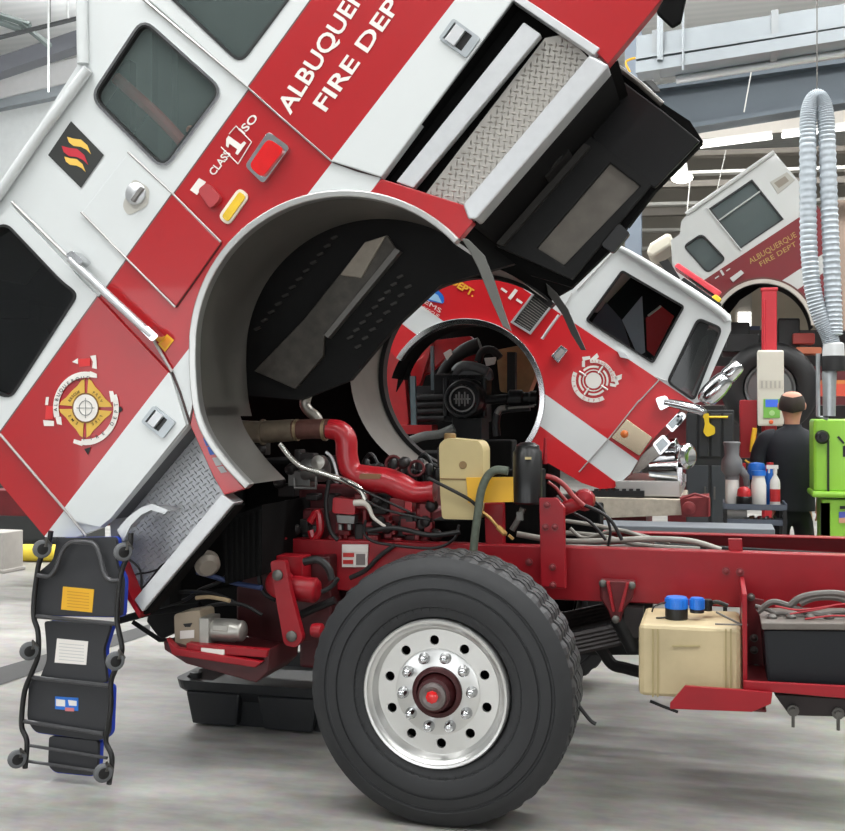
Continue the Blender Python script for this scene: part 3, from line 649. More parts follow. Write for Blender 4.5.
# --- front end under the step: crossmember, winch motor, steering gear
m = M(); m.prism([(163, 641), (190, 648), (262, 660), (270, 648), (268, 672), (256, 683), (186, 664), (164, 650)], .42, .8, 0); P1('front_crossmember', m, red_shaded, .008)
m = M(); m.prism([(186, 643), (268, 650), (266, 658), (186, 652)], .4, .44, 0); m.prism([(166, 638), (176, 648), (262, 662), (255, 668), (172, 655)], .38, .42, 0); P1('bumper_rail', m, red_chassis, .005)
m = M(); m.prism([(201, 648), (224, 650), (224, 656), (201, 654)], .392, .4, 0); P1('sticker', m, wht)
m = M(); m.prism(rnd([(174, 614), (200, 610), (203, 644), (175, 646)], 4), .45, .6, 0); pb = P1('pump_reservoir', m, pm('tan_reservoir', (158, 144, 124), .5, .1, 0, .15, 9), .012)
m = M(); m.prism([(180, 631), (194, 630), (194, 638), (180, 639)], .446, .45, 0); m.prism([(183, 624), (192, 623), (190, 627), (185, 627)], .446, .45, 1); P1('sticker', m, [wht, blk], parent=pb)
m = M(); p = Q(206, 629, .5); q = Q(256, 629, .5); q.z = p.z; m.lathe([(0, 0), (.03, 0), (.05, .01), (.055, .03), (.055, .15), (.05, .16), (.05, .19), (.04, .2), (0, .205)], p, (1, 0, 0), 20); m.box(p + Vector((.02, 0, .0)), (.05, .13, .13)); m.box(p + Vector((.1, -.05, .02)), (.08, .02, .03)); P1('pump_motor', m, pm('bright_cast_alloy', (168, 166, 160), .35, .7, 0, .15, 20), .004)
m = M(); m.tpx([(196, 598), (208, 597), (222, 599), (230, 601)], .45, 2, 8); P1('hydraulic_hose', m, pm('tan_hose', (150, 130, 100), .5))
m = M(); m.tpx([(197, 572), (215, 577), (235, 583), (262, 588)], .6, 2.6, 8); P1('hydraulic_hose', m, pm('blue_hose', (36, 52, 92), .5))
m = M(); m.tpx([(160, 607), (185, 600), (200, 590), (222, 580), (240, 560)], .62, 2, 8); m.tpx([(150, 600), (180, 592), (215, 594), (240, 605)], .6, 2, 8); m.tpx([(188, 618), (210, 606), (240, 604), (262, 615)], .6, 2, 8); m.tpx([(262, 530), (258, 560), (262, 590), (275, 600)], .7, 2.4, 8); P1('hydraulic_hose', m, rubber_s)
m = M(); m.lathe([(.055, 0), (.06, .01), (.06, .05), (.04, .07), (0, .07)], Q(206, 560, .42), (.5, -.7, -.4), 20); P1('lamp_housing', m, pm('grey_lamp_bowl', (130, 122, 112), .4, .3, 0, .2, 10))
m = M(); m.prism([(236, 588), (260, 560), (330, 556), (332, 640), (260, 645), (236, 630)], .85, 1.0, 0); P1('front_frame_head', m, red_shaded, .01)
m = M(); m.prism([(165, 585), (178, 562), (240, 540), (238, 590), (160, 600)], .92, .98, 0); P1('shade_fill_sheet', m, darker)  # dark sheet added to shade the gap behind the cooler
m = M(); m.prism([(150, 598), (237, 586), (238, 630), (172, 634), (160, 640), (146, 622)], .9, 1.0, 0); P1('front_frame_plate', m, dark, .01)
m = M(); m.prism([(222, 520), (262, 505), (262, 575), (225, 585)], .55, 1.2, 0)
for k in range(7): m.tpx([(226 + k * 5.6, 522 - k * 2), (227 + k * 5.4, 582 - k)], .545, 1.6, 6, 0, 1)
P1('cooler', m, darker)
m = M(); m.prism(rnd([(270, 561), (285, 560), (290, 590), (303, 639), (296, 648), (284, 645), (276, 600)], 4), .55, .59, 0); am = P1('steering_arm', m, red_chassis, .006)
for x, y in ((278, 575), (292, 636)):
    m = M(); m.lathe([(.026, 0), (.026, .012), (.012, .02), (0, .02)], Q(x, y, .55), (0, -1, 0), 14); P1('bolt', m, greymetal, parent=am)
m = M(); p = Q(292, 588, .68); m.lathe([(.05, 0), (.062, .01), (.062, .12), (.05, .135), (.03, .14), (0, .14)], p, (1, 0, -.05), 20); m.lathe([(.07, -.02), (.07, .03), (.05, .04), (0, .04)], p + Vector((-.06, 0, .02)), (0, -1, 0), 20); m.box(p + Vector((-.03, .1, .05)), (.14, .12, .2)); P1('steering_gear', m, red_chassis, .004)
m = M(); m.lathe([(.03, 0), (.034, .02), (.034, .05), (.02, .06), (0, .06)], Q(312, 630, .6), (1, 0, 0), 14); P1('relay_valve', m, red_chassis)
m = M(); m.tpx([(304, 562), (318, 560), (328, 568), (332, 580)], .66, 4, 8); P1('steering_hose', m, rubber_s); m = M(); m.tpx([(322, 592), (332, 586), (338, 578)], .6, 2.4, 8); P1('steering_hose', m, rubber_s); m = M(); m.tpx([(300, 615), (320, 606), (335, 600)], .75, 4, 8); P1('steering_hose', m, rubber_s)
m = M(); m.prism([(342, 544.5), (368, 544.5), (367, 567), (342, 567)], VR - .012, VR - .002, 0); m.prism([(343, 553), (354, 553), (354, 557), (343, 557)], VR - .015, VR - .01, 1); m.prism([(343, 560), (353, 560), (353, 564), (343, 564)], VR - .015, VR - .01, 1); m.prism([(356, 554), (365, 554), (365, 565), (356, 565)], VR - .015, VR - .01, 2); m.prism([(342, 544.5), (368, 544.5), (368, 552), (342, 552)], VR - .016, VR - .01, 0)
P1('warning_label', m, [wht, redink, pm('label_grey', (120, 112, 110))])
m = M(); m.prism([(138, 578), (170, 560), (170, 605), (150, 612)], .5, .62, 0); m.tpx([(120, 620), (150, 612), (200, 606)], .66, 4, 8, 0, 1); m.tpx([(133, 622), (160, 640), (172, 640)], .5, 2.5, 8, 0, 1); P1('tow_bracket', m, dark, .005)
# --- engine
m = M(); m.box((Q(360, 500, 1.35).x, 1.4, .95), (.85, .62, .5)); m.box((Q(360, 500, 1.35).x + .05, 1.4, 1.25), (.7, .4, .14)); m.box((Q(370, 500, 1.3).x, 1.35, .55), (.7, .4, .4)); P1('engine_block', m, pm('greasy_red_block', (86, 20, 26), .5, 0, 0, .5, 12, .2), .02)
m = M(); m.box((Q(300, 500, 1.5).x, 1.55, 1.1), (.5, .5, .7)); P1('bell_housing', m, darker, .02)
m = M(); m.box((Q(500, 500, 1.5).x, 1.5, 1.05), (.5, .5, .3)); P1('transmission_cover', m, darker, .02)
m = M(); m.box((Q(250, 520, 1.5).x, 1.5, .95), (.12, .9, .75)); P1('radiator', m, darker, .02)
random.seed(4); oily = pm('oily_black_parts', (34, 30, 30), .5, .3, 0, .5, 15); oilr = pm('oily_red_parts', (112, 20, 26), .45, .1, 0, .5, 15)
for k in range(46):
    m = M(); x = 255 + random.random() * 190; y = 445 + random.random() * 95
    if random.random() < .6: m.box(Q(x, y, 1.04 + random.random() * .06), (.03 + random.random() * .07, .08, .03 + random.random() * .07), 0, 0)
    else: m.lathe([(.02, 0), (.03, .01), (.03, .05), (0, .06)], Q(x, y, 1.03), (random.random() - .5, -1, random.random() - .5), 10)
    P1('engine_fitting', m, oily, .006)
for k in range(26):
    m = M(); x = 330 + random.random() * 110; y = 500 + random.random() * 42; m.box(Q(x, y, 1.0 + random.random() * .05), (.02 + random.random() * .06, .06, .02 + random.random() * .07))
    P1('engine_cover', m, oilr, .006)
m = M()
for k in range(9):
    x = 362 + k * 9; y = 462 + (k % 3) * 5; m.tpx([(x, y + 14), (x + 2, y), (x + 9, y - 8 + (k % 2) * 6), (x + 16, y + 4), (x + 17, y + 16)], 1.25, 2.2, 8)
    m.lathe([(.022, 0), (.022, .05), (.014, .06), (0, .06)], Q(x + 4, y + 8, 1.2), (0, 0, 1), 8)
P1('injector_lines', m, black)
m = M()
for x, y in ((394, 464), (417, 469)):
    m.lathe([(.035, 0), (.045, .0), (.045, .02), (.035, .02)], Q(x, y, 1.12), (0, -1, .3), 16)
P1('valve_cover_ring', m, red_dull)
m = M(); m.tpx([(240, 431), (262, 432), (294, 430)], 1.0, 11, 16, 0, 2); m.tpx([(262, 432), (264, 432)], 1.0, 13, 16, 0, 1); P1('exhaust_pipe', m, pm('sooty_steel_pipe', (120, 108, 92), .5, .5, 0, .5, 14))
m = M(); m.tpx([(292, 430), (310, 429), (330, 429)], 1.0, 10, 16, 0, 2); P1('pipe_coupling', m, rust)
for x in (297, 325):
    m = M(); m.tpx([(x - 1.5, 430), (x + 1.5, 430)], 1.0, 11, 16, 0, 1); P1('hose_clamp', m, pm('clamp_steel', (160, 140, 110), .4, .7))
m = M(); m.tpx([(328, 429), (340, 431), (346, 440), (347, 456), (351, 470), (362, 479)], 1.0, [10, 10.5, 11, 11, 11, 10.5], 16); m.tpx([(362, 479), (366, 480)], 1.0, 11.5, 16, 0, 1); P1('intake_elbow', m, red_engine)
m = M(); m.tpx([(358, 476), (372, 479), (388, 481), (402, 487), (416, 492), (433, 491)], 1.0, [12, 13, 13, 13, 11, 10], 16); m.tpx([(431, 491), (435, 491)], 1.0, 11.5, 16, 0, 1); m.prism([(398, 500), (412, 500), (412, 512), (398, 512)], .98, 1.05, 0); im = P1('intake_manifold', m, red_engine)
m = M(); m.prism(rnd([(360, 473.5), (381, 474), (380, 479), (359, 479)], 1.5), .93, .95, 0); P1('casting_plate', m, pm('brass_plate', (126, 88, 60), .4, .5), parent=im)
m = M(); m.tpx([(307, 395), (305, 404), (309, 411), (317, 418), (318, 426)], 1.1, 5.5, 12); P1('coolant_pipe', m, pm('worn_alloy_pipe', (140, 136, 128), .35, .7, 0, .3, 14))
m = M(); m.lathe([(0, 0), (.05, 0), (.06, .02), (.06, .12), (.05, .14), (.02, .15), (0, .15)], Q(302, 470, 1.02), (1, .1, 0), 20); m.box(Q(303, 478, 1.05), (.12, .12, .08)); P1('alternator', m, steelgrey, .004)
m = M(); m.tpx([(294, 478), (295, 488), (316, 488), (316, 476)], .96, 1.6, 8, 0, 1); P1('alternator_bracket', m, steelgrey)
m = M(); m.lathe([(.03, 0), (.036, .01), (.036, .06), (0, .07)], Q(322, 462, .98), (0, -1, 0), 16); P1('turbo_housing', m, pm('pale_alloy', (168, 166, 160), .3, .8, 0, .2, 14))
m = M(); m.tpx([(280, 444), (290, 457), (302, 467), (318, 472), (336, 478), (352, 484), (362, 492), (366, 504)], .92, [2.6, 2.6, 2.8, 3, 3.2, 3.4, 3.4, 3.2], 12); P1('bright_pipe', m, pm('bright_steel_pipe', (205, 203, 196), .25, .85, 0, .1, 12))
m = M(); m.tpx([(330, 476), (338, 482), (336, 470), (332, 458), (326, 452)], .95, 1.6, 8); P1('braided_line', m, alu)
m = M(); m.prism(rnd([(333, 497), (355, 500), (355, 515), (332, 513)], 3), .94, 1.02, 0); P1('fuel_pump', m, red_engine, .006)
m = M(); m.prism([(336, 515), (355, 516), (354, 524), (337, 523)], .94, 1.0, 0); m.box(Q(341, 527, .96), (.02, .03, .03)); m.box(Q(350, 527, .96), (.02, .03, .03)); P1('pump_base', m, steelgrey, .003)
m = M(); m.tpx([(310, 522), (318, 512), (320, 530), (314, 538), (311, 530)], .98, 4, 8); P1('oil_cooler', m, red_engine)
m = M(); m.tpx([(354, 503), (364, 503), (369, 508), (373, 517), (380, 523), (387, 528)], .9, [3.4, 3.2, 2.4, 2.0, 1.6, 1.4], 10); P1('white_fitting', m, pm('white_nylon', (206, 200, 190), .4))
m = M()
for pts, r in (([(366, 520), (364, 532), (372, 541), (392, 545), (420, 548), (440, 547), (455, 538), (459, 525)], 1.5), ([(366, 500), (380, 508), (402, 514), (430, 520)], 1.4), ([(369, 531), (395, 528), (430, 535), (460, 532)], 2.6), ([(428, 478), (448, 488), (470, 500), (480, 510)], 1.8), ([(395, 545), (380, 556), (366, 570), (350, 578)], 2.4), ([(329, 480), (326, 505), (330, 530), (338, 540)], 2.4), ([(340, 478), (362, 490), (388, 502), (410, 512)], 1.2)):
    m.tpx(pts, .9, r, 8)
P1('engine_hose', m, rubber_s)
m = M(); m.tpx([(252, 513), (265, 522), (275, 532), (284, 540)], .85, 1.4, 8); m.lathe([(.014, 0), (.014, .05), (0, .05)], Q(278, 534, .85), (.8, 0, -.6), 10); P1('drain_valve', m, red_chassis)
# --- reservoir, yellow plate, filter, hoses on the right of the engine
m = M(); rs = rnd([(439, 444), (446, 438), (479, 441), (483, 448), (483, 500), (480, 520), (442, 519), (440, 490)], 4); m.prism(rs, .95, 1.12, 0); rv = P1('coolant_reservoir', m, cream, .014, 'yellowed plastic reservoir')
m = M(); m.lathe([(.03, 0), (.03, .03), (.024, .035), (0, .035)], Q(450, 440, 1.03), (0, 0, 1), 16); m.prism([(440, 478), (483, 479), (483, 480.5), (440, 479.5)], .944, .95, 0); m.lathe([(.02, 0), (.02, .006), (0, .006)], Q(463, 465, .952), (0, -1, 0), 14); P1('reservoir_detail', m, pm('brown_stain_plastic', (140, 112, 70), .5), .002, parent=rv)
m = M(); m.prism([(466, 477.5), (513, 477), (513.5, 502), (468, 503)], .9, .91, 0); yp = P1('caution_plate', m, yellow, .002, 'blank yellow plate')
m = M(); f0 = Q(527.5, 504, .95); f1 = Q(527.5, 452, .95); hh = f1.z - f0.z; m.lathe([(0, 0), (.06, 0), (.071, .01), (.071, hh), (.06, hh + .012), (.058, hh + .03), (.035, hh + .045), (0, hh + .05)], f0, (0, 0, 1), 28); ff = P1('fuel_filter', m, blackgloss, 0, 'black canister filter')
m = M(); m.prism([(525, 457), (531, 457), (531, 459.5), (525, 459.5)], .87, .88, 0); P1('sticker', m, cream, parent=ff)
m = M(); m.tpx([(473, 556), (475, 535), (478, 512), (481, 492), (487, 477), (496, 470), (508, 471)], .84, 4.2, 12); P1('braided_hose', m, pm('olive_braided_hose', (88, 96, 84), .6, 0, 0, .4, 60))
m = M(); m.tpx([(481, 511), (490, 518), (499, 528)], .86, 1.6, 8, 0, 1); m.lathe([(.014, 0), (.014, .05), (.008, .055), (0, .06)], Q(498, 527, .86), (.7, -.2, -.6), 8); m.box(Q(511, 537, .86), (.03, .012, .012), 0, 0, Matrix.Rotation(.7, 3, 'Y')); P1('brass_valve', m, pm('brass', (190, 150, 90), .35, .7, 0, .2, 20))
m = M(); m.tpx([(523, 508), (518, 520), (512, 530)], .95, 3, 8, 0, 2); m.box(Q(520, 516, .95), (.03, .03, .04)); P1('filter_fitting', m, greymetal)
m = M(); m.tpx([(545, 464), (545, 438)], .98, [2.6, 1.2], 8, 0, 1); P1('lever', m, red_chassis)
m = M(); m.tpx([(546, 476), (556, 479), (566, 487), (574, 497), (584, 506)], .95, 2.6, 10); m.tpx([(548, 482), (556, 488), (562, 496), (570, 504)], 1.0, 1.6, 10); P1('red_line', m, pm('worn_red_hose', (140, 40, 40), .45))
m = M(); m.lathe([(0, 0), (.028, 0), (.034, .01), (.034, .09), (.026, .1), (0, .1)], Q(561, 510, 1.0), (.8, .1, .35), 16); m.lathe([(.05, 0), (.055, .02), (.04, .05), (0, .06)], Q(584, 500, 1.05), (.2, -1, .1), 16); P1('relay_valve', m, red_chassis)
m = M(); m.tpx([(584, 505), (600, 512), (612, 522), (622, 540)], .98, 1.8, 8); m.tpx([(556, 496), (572, 512), (590, 522), (606, 540)], 1.05, 1.6, 8); m.tpx([(570, 490), (585, 498), (600, 506), (610, 528), (608, 546)], 1.1, 1.4, 8); P1('air_line', m, rubber_s)
m = M(); m.bpx(486, 440, 512, 470, 1.35, 1.5, 0); m.bpx(500, 470, 540, 548, 1.2, 1.4, 0); m.bpx(430, 520, 500, 552, 1.2, 1.4, 0); m.bpx(545, 505, 600, 548, 1.5, 1.7, 0); P1('gearbox', m, darker, .01)
# ================================================================== the second fire truck, facing the other way, cab tilted
V2 = 4.23; V2X = 6.6
T2 = thing('fire_truck', 'bright red fire truck with white roof in the middle, behind the nearest truck', 'fire truck', (Q(463, 560, V2).x, V2, 0), 'fire trucks in the workshop')
def P2(name, m, mats, bev=0.0, label=None, parent=None): return obj(name, m, mats, parent or T2, bev, label)
RED2 = (196, 20, 30)
red2 = pm('bright_red_paint', RED2, .3, 0, .5, .04, 3)
liv2 = livery('red_white_livery_middle', WHITE, [
    (Q(655, 377, V2), Q(498, 272, V2), RED2), (Q(605, 437, V2), Q(418, 303, V2), WHITE), (Q(587.5, 461, V2), Q(400, 322.5, V2), RED2)], .12, .42)
a2 = arc(465, 398, 79, 40, -145, 40)
dwin = rnd([(622, 270.5), (684, 306.5), (653, 363), (586, 320)], 3)
body2 = [(612, 247), (619, 244.5), (731, 315), (731, 330), (699, 402), (684, 406), (655, 437), (640, 457), (630, 474), (614, 488), (600, 489), (582, 483), (524, 449)] + arc(465, 398, 79, 40, -150, 40) + [(385, 345), (330, 310), (300, 200), (400, 190), (470, 236), (538, 287), (572, 290)]
wsh = rnd([(667, 382), (698, 318), (722, 328), (694, 401)], 6)
m = M(); m.prism(body2, V2, V2 + .06, 0, [dwin, wsh]); P2('cab_body', m, liv2)
m = M(); m.ribbon([(300, 200), (400, 190), (470, 236), (538, 287), (572, 290), (612, 247), (619, 244.5), (729, 316), (728, 330)], V2, V2X, 0, False); P2('cab_roof', m, white)
m = M(); m.ribbon([(690, 398), (684, 406), (655, 437), (630, 474), (614, 488), (582, 483), (524, 449)], V2, V2X, 0, False); P2('cab_front', m, red2)
m = M(); m.tpx([(613, 244), (640, 259), (690, 291), (722, 313), (728, 321)], V2 - .02, [2, 3, 4, 4, 3.4], 12, 0, 3); m.tpx([(729, 319), (722, 335), (694, 396)], V2 + .25, 3, 8, 0, 1); P2('roof_moulding', m, white)
fw = [dwin]
m = M(); m.prism([(572, 290), (612, 247), (619, 245), (726, 315), (690, 398), (614, 488), (524, 449)] + arc(465, 398, 79, 40, -150, 30) + [(385, 345), (330, 310), (400, 190), (538, 287)], V2X - .05, V2X, 0) if False else None
m = M(); m.poly(arc(465, 398, 84, 0, 360, 40)[:-1], V2 + 2.0); P2('dark_bay_backing', m, darker)  # dark backing added so the bay behind the arch looks unlit
m = M(); m.poly([(598, 272), (620, 256), (712, 316), (688, 386), (645, 400), (556, 330)], V2 + 1.9); P2('cab_interior_lining', m, darker)
m = M(); m.poly(dwin, V2 + .04); P2('window_pane', m, glass('clear_door_glass', (20, 24, 25), .22))
m = M(); m.band(off(dwin, -1.2), off(dwin, .8), V2 - .01, V2 + .04, 0, True); P2('window_seal', m, rubber_s)
gp = pm('blue_grey_sheet', (176, 188, 200), .5, 0)
m = M(); m.prism([(622, 320), (642, 296), (645, 352), (638, 356)], V2 + .5, V2 + .52, 0); P2('column_stand_in', m, gp)  # sheet standing in for the steel column seen through this window
m = M(); m.prism([(646, 318), (660, 305), (674, 316), (654, 356), (647, 350)], V2 + .6, V2 + .62, 0); m.tpx([(648, 316), (661, 306)], V2 + .58, 1.2, 6, 1, 1); P2('jump_seat', m, [pm('bright_red_seat', (206, 30, 36), .5), wht])
m = M(); m.prism([(592, 322), (606, 302), (622, 320), (630, 346), (615, 338)], V2 + .55, V2 + .58, 0); P2('dash_panel', m, pm('slate_panel', (90, 96, 108), .6))
m = M(); m.poly(wsh, V2 + .05); P2('windshield', m, glass('windshield_glass', (44, 48, 48), .7))
m = M(); m.band(off(wsh, -1.6), off(wsh, .8), V2 - .012, V2 + .05, 0, True); P2('windshield_seal', m, rubber_s)
m = M(); m.prism([(684, 386), (702, 338), (708, 334), (708, 350), (692, 392)], V2 + .4, V2 + .45, 0); P2('windshield_pillar', m, greymetal)
m = M(); m.band(arc(465, 398, 74, 44, -150, 50), arc(465, 398, 80, 44, -150, 50), V2 - .03, V2 + .05, 0); P2('wheel_arch_trim', m, chrome, .006)
m = M(); m.ribbon(arc(465, 398, 76, 44, -165, 50), V2, V2 + .5, 0); m.prism([(401, 353), (412, 357), (404, 378), (396, 392), (399, 370)], V2 + .3, V2 + .32, 0); P2('wheel_arch_liner', m, darker)
m = M(); m.tpx([(639.5, 400), (610, 437), (579, 472)], V2 - .006, .7, 6, 0, 1); m.tpx([(667, 381), (655, 377)], V2 - .006, .6, 6, 0, 1); m.tpx([(577, 290), (614, 251)], V2 - .006, .6, 6, 0, 1); m.tpx([(669, 382), (639.5, 400)][::-1] and [(660, 379), (639.5, 401)], V2 - .006, .7, 6, 0, 1); m.tpx([(572, 293), (560, 316)], V2 - .006, .5, 6, 0, 1); P2('door_edge_trim', m, silver_line)
gr = [(534, 293), (551, 306), (530, 333), (512, 322)]
m = M(); m.prism(off(gr, 1.2), V2 - .02, V2, 0, [off(gr, -1)]); g = P2('vent_grille', m, alu)
m = M(); m.poly(off(gr, -1), V2 - .004, 0)
for k in range(1, 14):
    t = k / 14; a = Vector(gr[0]).lerp(Vector(gr[3]), t); b = Vector(gr[1]).lerp(Vector(gr[2]), t); m.tpx([a, b], V2 - .01, .35, 4, 1, 1)
P2('grille_mesh', m, [blk, greymetal], parent=g)
m = M(); m.tpx([(559, 315), (551, 326), (542, 339)], V2 - .06, 1.6, 8, 0, 1); P2('handrail', m, alu)
m = M(); m.prism([(551, 356), (561, 345), (568, 350), (558, 363)], V2 - .04, V2, 0); m.prism([(554, 356), (561, 348.5), (565, 351.5), (558, 360)], V2 - .045, V2 - .03, 1); P2('door_handle', m, [chrome, pm('handle_grey', (150, 146, 144), .4)], .003)
m = M(); m.prism([(617, 350), (624, 353), (629, 359), (620, 357)], V2 - .05, V2, 0); P2('mirror_bracket', m, alu)
m = M(); m.text('-1-', (499, 291), (520, 306), (7, -9), V2 - .006, 0, None, .03); P2('unit_number', m, wht)
m = M(); m.text('DEPT.', (450, 283), (473, 297), (3.5, -6), V2 - .006, 0, None, .04); P2('lettering', m, pm('gold_lettering', (230, 170, 50), .5))
m = M()
m.poly(rnd([(424, 300), (428, 290), (436, 288), (444, 296), (444, 304)], 3), V2 - .005, 0); m.poly([(428, 299), (432, 292), (438, 295), (442, 303)], V2 - .007, 1); m.text('EMS', (424, 303), (440, 313), (2, -4), V2 - .006, 2); m.text('RESCUE', (422, 309), (438, 318), (2, -3), V2 - .006, 2)
P2('sticker', m, [blueink, pm('pale_blue_print', (150, 190, 220)), wht])
c = (593.5, 380.5)
def pol2(r, a): return (c[0] + r * math.cos(math.radians(a)), c[1] + r * math.sin(math.radians(a)))
m = M(); VB = V2 - .008
m.band([pol2(17.8, a) for a in range(60, 205, 8)], [pol2(22, a) for a in range(60, 205, 8)], VB - .004, VB, 0); m.band([pol2(17.8, a) for a in range(-100, 10, 8)], [pol2(21.5, a) for a in range(-100, 10, 8)], VB - .004, VB, 0)
m.poly([pol2(8, a) for a in range(0, 360, 20)], VB, 0); m.band([pol2(10, a) for a in range(0, 361, 15)], [pol2(11, a) for a in range(0, 361, 15)], VB - .002, VB, 0)
for k in range(4):
    b = k * 90 + 33
    m.band([pol2(13, a) for a in range(b + 12, b + 79, 11)], [pol2(15, a) for a in range(b + 12, b + 79, 11)], VB - .002, VB, 0); m.tpx([pol2(9, b), pol2(17, b)], VB, .9, 4, 0, 1)
for ax_ in ([(582, 357), (590, 356), (590.5, 359), (583, 361)], [(590, 359.5), (597, 353), (599, 357), (593, 362)], [(582, 361), (585, 360), (585, 367), (582, 367)], [(611, 372), (614, 371), (619, 384), (616, 385.5)], [(614, 377), (622, 374), (621.5, 379), (616, 381.5)], [(610, 383), (616, 384), (616, 387), (610, 386)]): m.poly(ax_, VB, 0)
m.text_arc('ALBUQUERQUE', c, 19.7, -98, 8, 2.4, VB - .0065, 1, False, 0); m.text_arc('FIRE DEPT', c, 19.9, 200, 66, 2.6, VB - .0065, 1, True, 0)
P2('department_badge', m, [wht, redink])
# headlamp panel, chrome lamps and bumper
m = M(); m.prism([(626.5, 419), (652.5, 437.5), (639.5, 456), (611, 437.5)], V2 - .02, V2, 0); hp = P2('headlamp_panel', m, pm('warm_steel_panel', (160, 146, 124), .25, .85, 0, .15, 6), .004)
m = M(); m.lathe([(.03, 0), (.03, .015), (.015, .025), (0, .025)], Q(624.5, 434, V2 - .02), (0, -1, 0), 14); P2('side_lamp', m, pm('orange_lens', (206, 110, 50), .2, 0, .5), parent=hp)
for pts in ([(664, 424), (676, 412), (684, 420), (672, 433)], [(652, 444), (663, 434), (672, 444), (660, 456)], [(672, 420), (682, 411), (687, 416), (678, 427)]):
    m = M(); m.prism(rnd(pts, 3), V2 + .02, V2 + .18, 0); P2('chrome_lamp', m, chrome, .01)
    m = M(); m.prism(off(rnd(pts, 3), -2.6), V2 + .005, V2 + .03, 0); P2('lamp_lens', m, pm('clear_lamp_lens', (112, 118, 120), .12, .6, .6, .2, 30))
m = M(); m.prism([(638, 457), (656, 442), (664, 452), (640, 472), (631, 474)], V2 + .03, V2 + .3, 0); P2('grille_edge', m, pm('chrome_dark', (140, 136, 130), .25, .8, 0, .4, 12), .006)
m = M(); m.prism([(615, 481), (680, 481), (681, 497), (617, 496)], V2 - .1, V2 + 1.2, 0); bp = P2('front_bumper', m, pm('bright_bumper_plate', (190, 190, 186), .3, .6, 0, .08, 8), .01)
m = M()
m.lathe([(0, 0), (.09, 0), (.1, .02), (.1, .06), (.07, .08), (.03, .06), (0, .06)], Q(682, 456, V2 + .1), (.8, -.6, 0), 20); m.lathe([(.06, 0), (.07, .05), (.09, .2), (.1, .22), (0, .2)], Q(650, 470, V2), (1, -.1, 0), 18)
m.lathe([(0, 0), (.06, .0), (.07, .03), (.07, .12), (0, .14)], Q(662, 448, V2 + .1), (1, -.2, .1), 16); m.box(Q(676, 476, V2 + .05), (.1, .12, .14)); m.box(Q(664, 462, V2 + .2), (.2, .12, .1))
P2('air_horn_siren', m, chrome, .003)
m = M()
for k in range(9): m.box(Q(656 + k * 3.6, 478, V2 + .02), (.012, .03, .06), .4)
P2('siren_grille', m, alu)
m = M(); m.bpx(590, 491, 644, 497, V2 - .16, V2 - .1, 0)
for k in range(7): m.bpx(594 + k * 7, 489, 598 + k * 7, 492, V2 - .15, V2 - .11, 0)
P2('rubber_strip', m, rubber_s)
m = M(); m.prism([(585, 497), (684, 500), (684, 515), (588, 519)], V2 - .2, V2 + 1.0, 0); P2('bumper_deck', m, pm('dusty_tan_deck', (176, 166, 150), .8, 0, 0, .3, 22, .3), .01)
m = M(); m.prism([(680, 499), (709, 497), (709, 517), (682, 517)], V2 - .22, V2 + .2, 0); m.tpx([(680, 499), (695, 494), (709, 498), (709, 516)], V2 - .24, 1.6, 6, 0, 1); m.lathe([(.05, 0), (.05, .04), (0, .05)], Q(689, 508, V2 - .22), (0, -1, 0), 14); P2('red_winch', m, pm('dirty_winch_red', (124, 40, 42), .5, 0, 0, .4, 14), .006)
# mirror on its arm
m = M(); m.prism(rnd([(655, 398), (666, 395), (672, 405), (660, 411)], 3), V2 - .1, V2 + .05, 0); m.tpx([(664, 402), (680, 405), (700, 410), (704, 414)], V2 - .08, [4, 4.6, 4.6, 3.6], 12, 0, 2); ma = P2('mirror_arm', m, chrome, .004)
m = M(); m.tpx([(703, 403), (706, 399), (716, 389), (725, 379), (727, 377)], V2 - .1, [5, 9.5, 11, 9, 6], 22, 0, 4); P2('mirror_head', m, chrome, parent=ma)
m = M(); m.tpx([(726, 378), (728, 376), (738, 366), (740, 364)], V2 - .1, [5, 8.5, 7, 4], 22, 0, 4); P2('mirror_head', m, chrome, parent=ma)
# light bar on the roof, partly hidden by the roof edge
m = M(); m.prism([(674, 266), (678, 262.5), (722, 292), (718, 297)], V2 + 1.2, V2 + 1.5, 0); m.prism([(684, 277), (712, 297), (722, 304), (716, 312), (676, 284)], V2 + 1.1, V2 + 1.6, 1); m.prism([(711, 297), (716, 294), (722, 299), (718, 304)], V2 + 1.1, V2 + 1.2, 2); P2('light_bar', m, [pm('pink_red_lens', (206, 70, 80), .25, 0, .5, .2, 20), blackgloss, lens_amber], .01)
# what stands under the raised cab: engine, frame, wheels
m = M(); m.box(Q(463, 398, V2 + .95), (.46, .3, .42)); m.lathe([(.0, 0), (.15, 0), (.16, .02), (.16, .16), (.18, .18), (.18, .34), (.1, .4)], Q(462, 399, V2 + .5), (0, 1, 0), 28); m.tpx([(446, 378), (446, 416)], V2 + .72, 3, 10, 0, 1); m.tpx([(484, 378), (484, 416)], V2 + .72, 3, 10, 0, 1); m.lathe([(.02, 0), (.1, .01), (.1, .05), (.12, .06), (.12, -.02)], Q(462, 399, V2 + .47), (0, 1, 0), 28); en = P2('air_compressor', m, pm('satin_black_metal', (40, 41, 43), .34, .5, 0, .2, 14), .03)
m = M(); p = Q(462, 399, V2 + .46)
for k in range(5): m.box(p + Vector((-.05 + k * .025, 0, 0)), (.012, .02, .12 if k % 2 else .08))
m.box(p, (.14, .02, .012)); m.band(arc(462, 399, 11.5, 0, 360, 28), arc(462, 399, 13, 0, 360, 28), V2 + .44, V2 + .46, 0); P2('cast_mark', m, pm('worn_steel_mark', (150, 150, 150), .35, .7), parent=en)
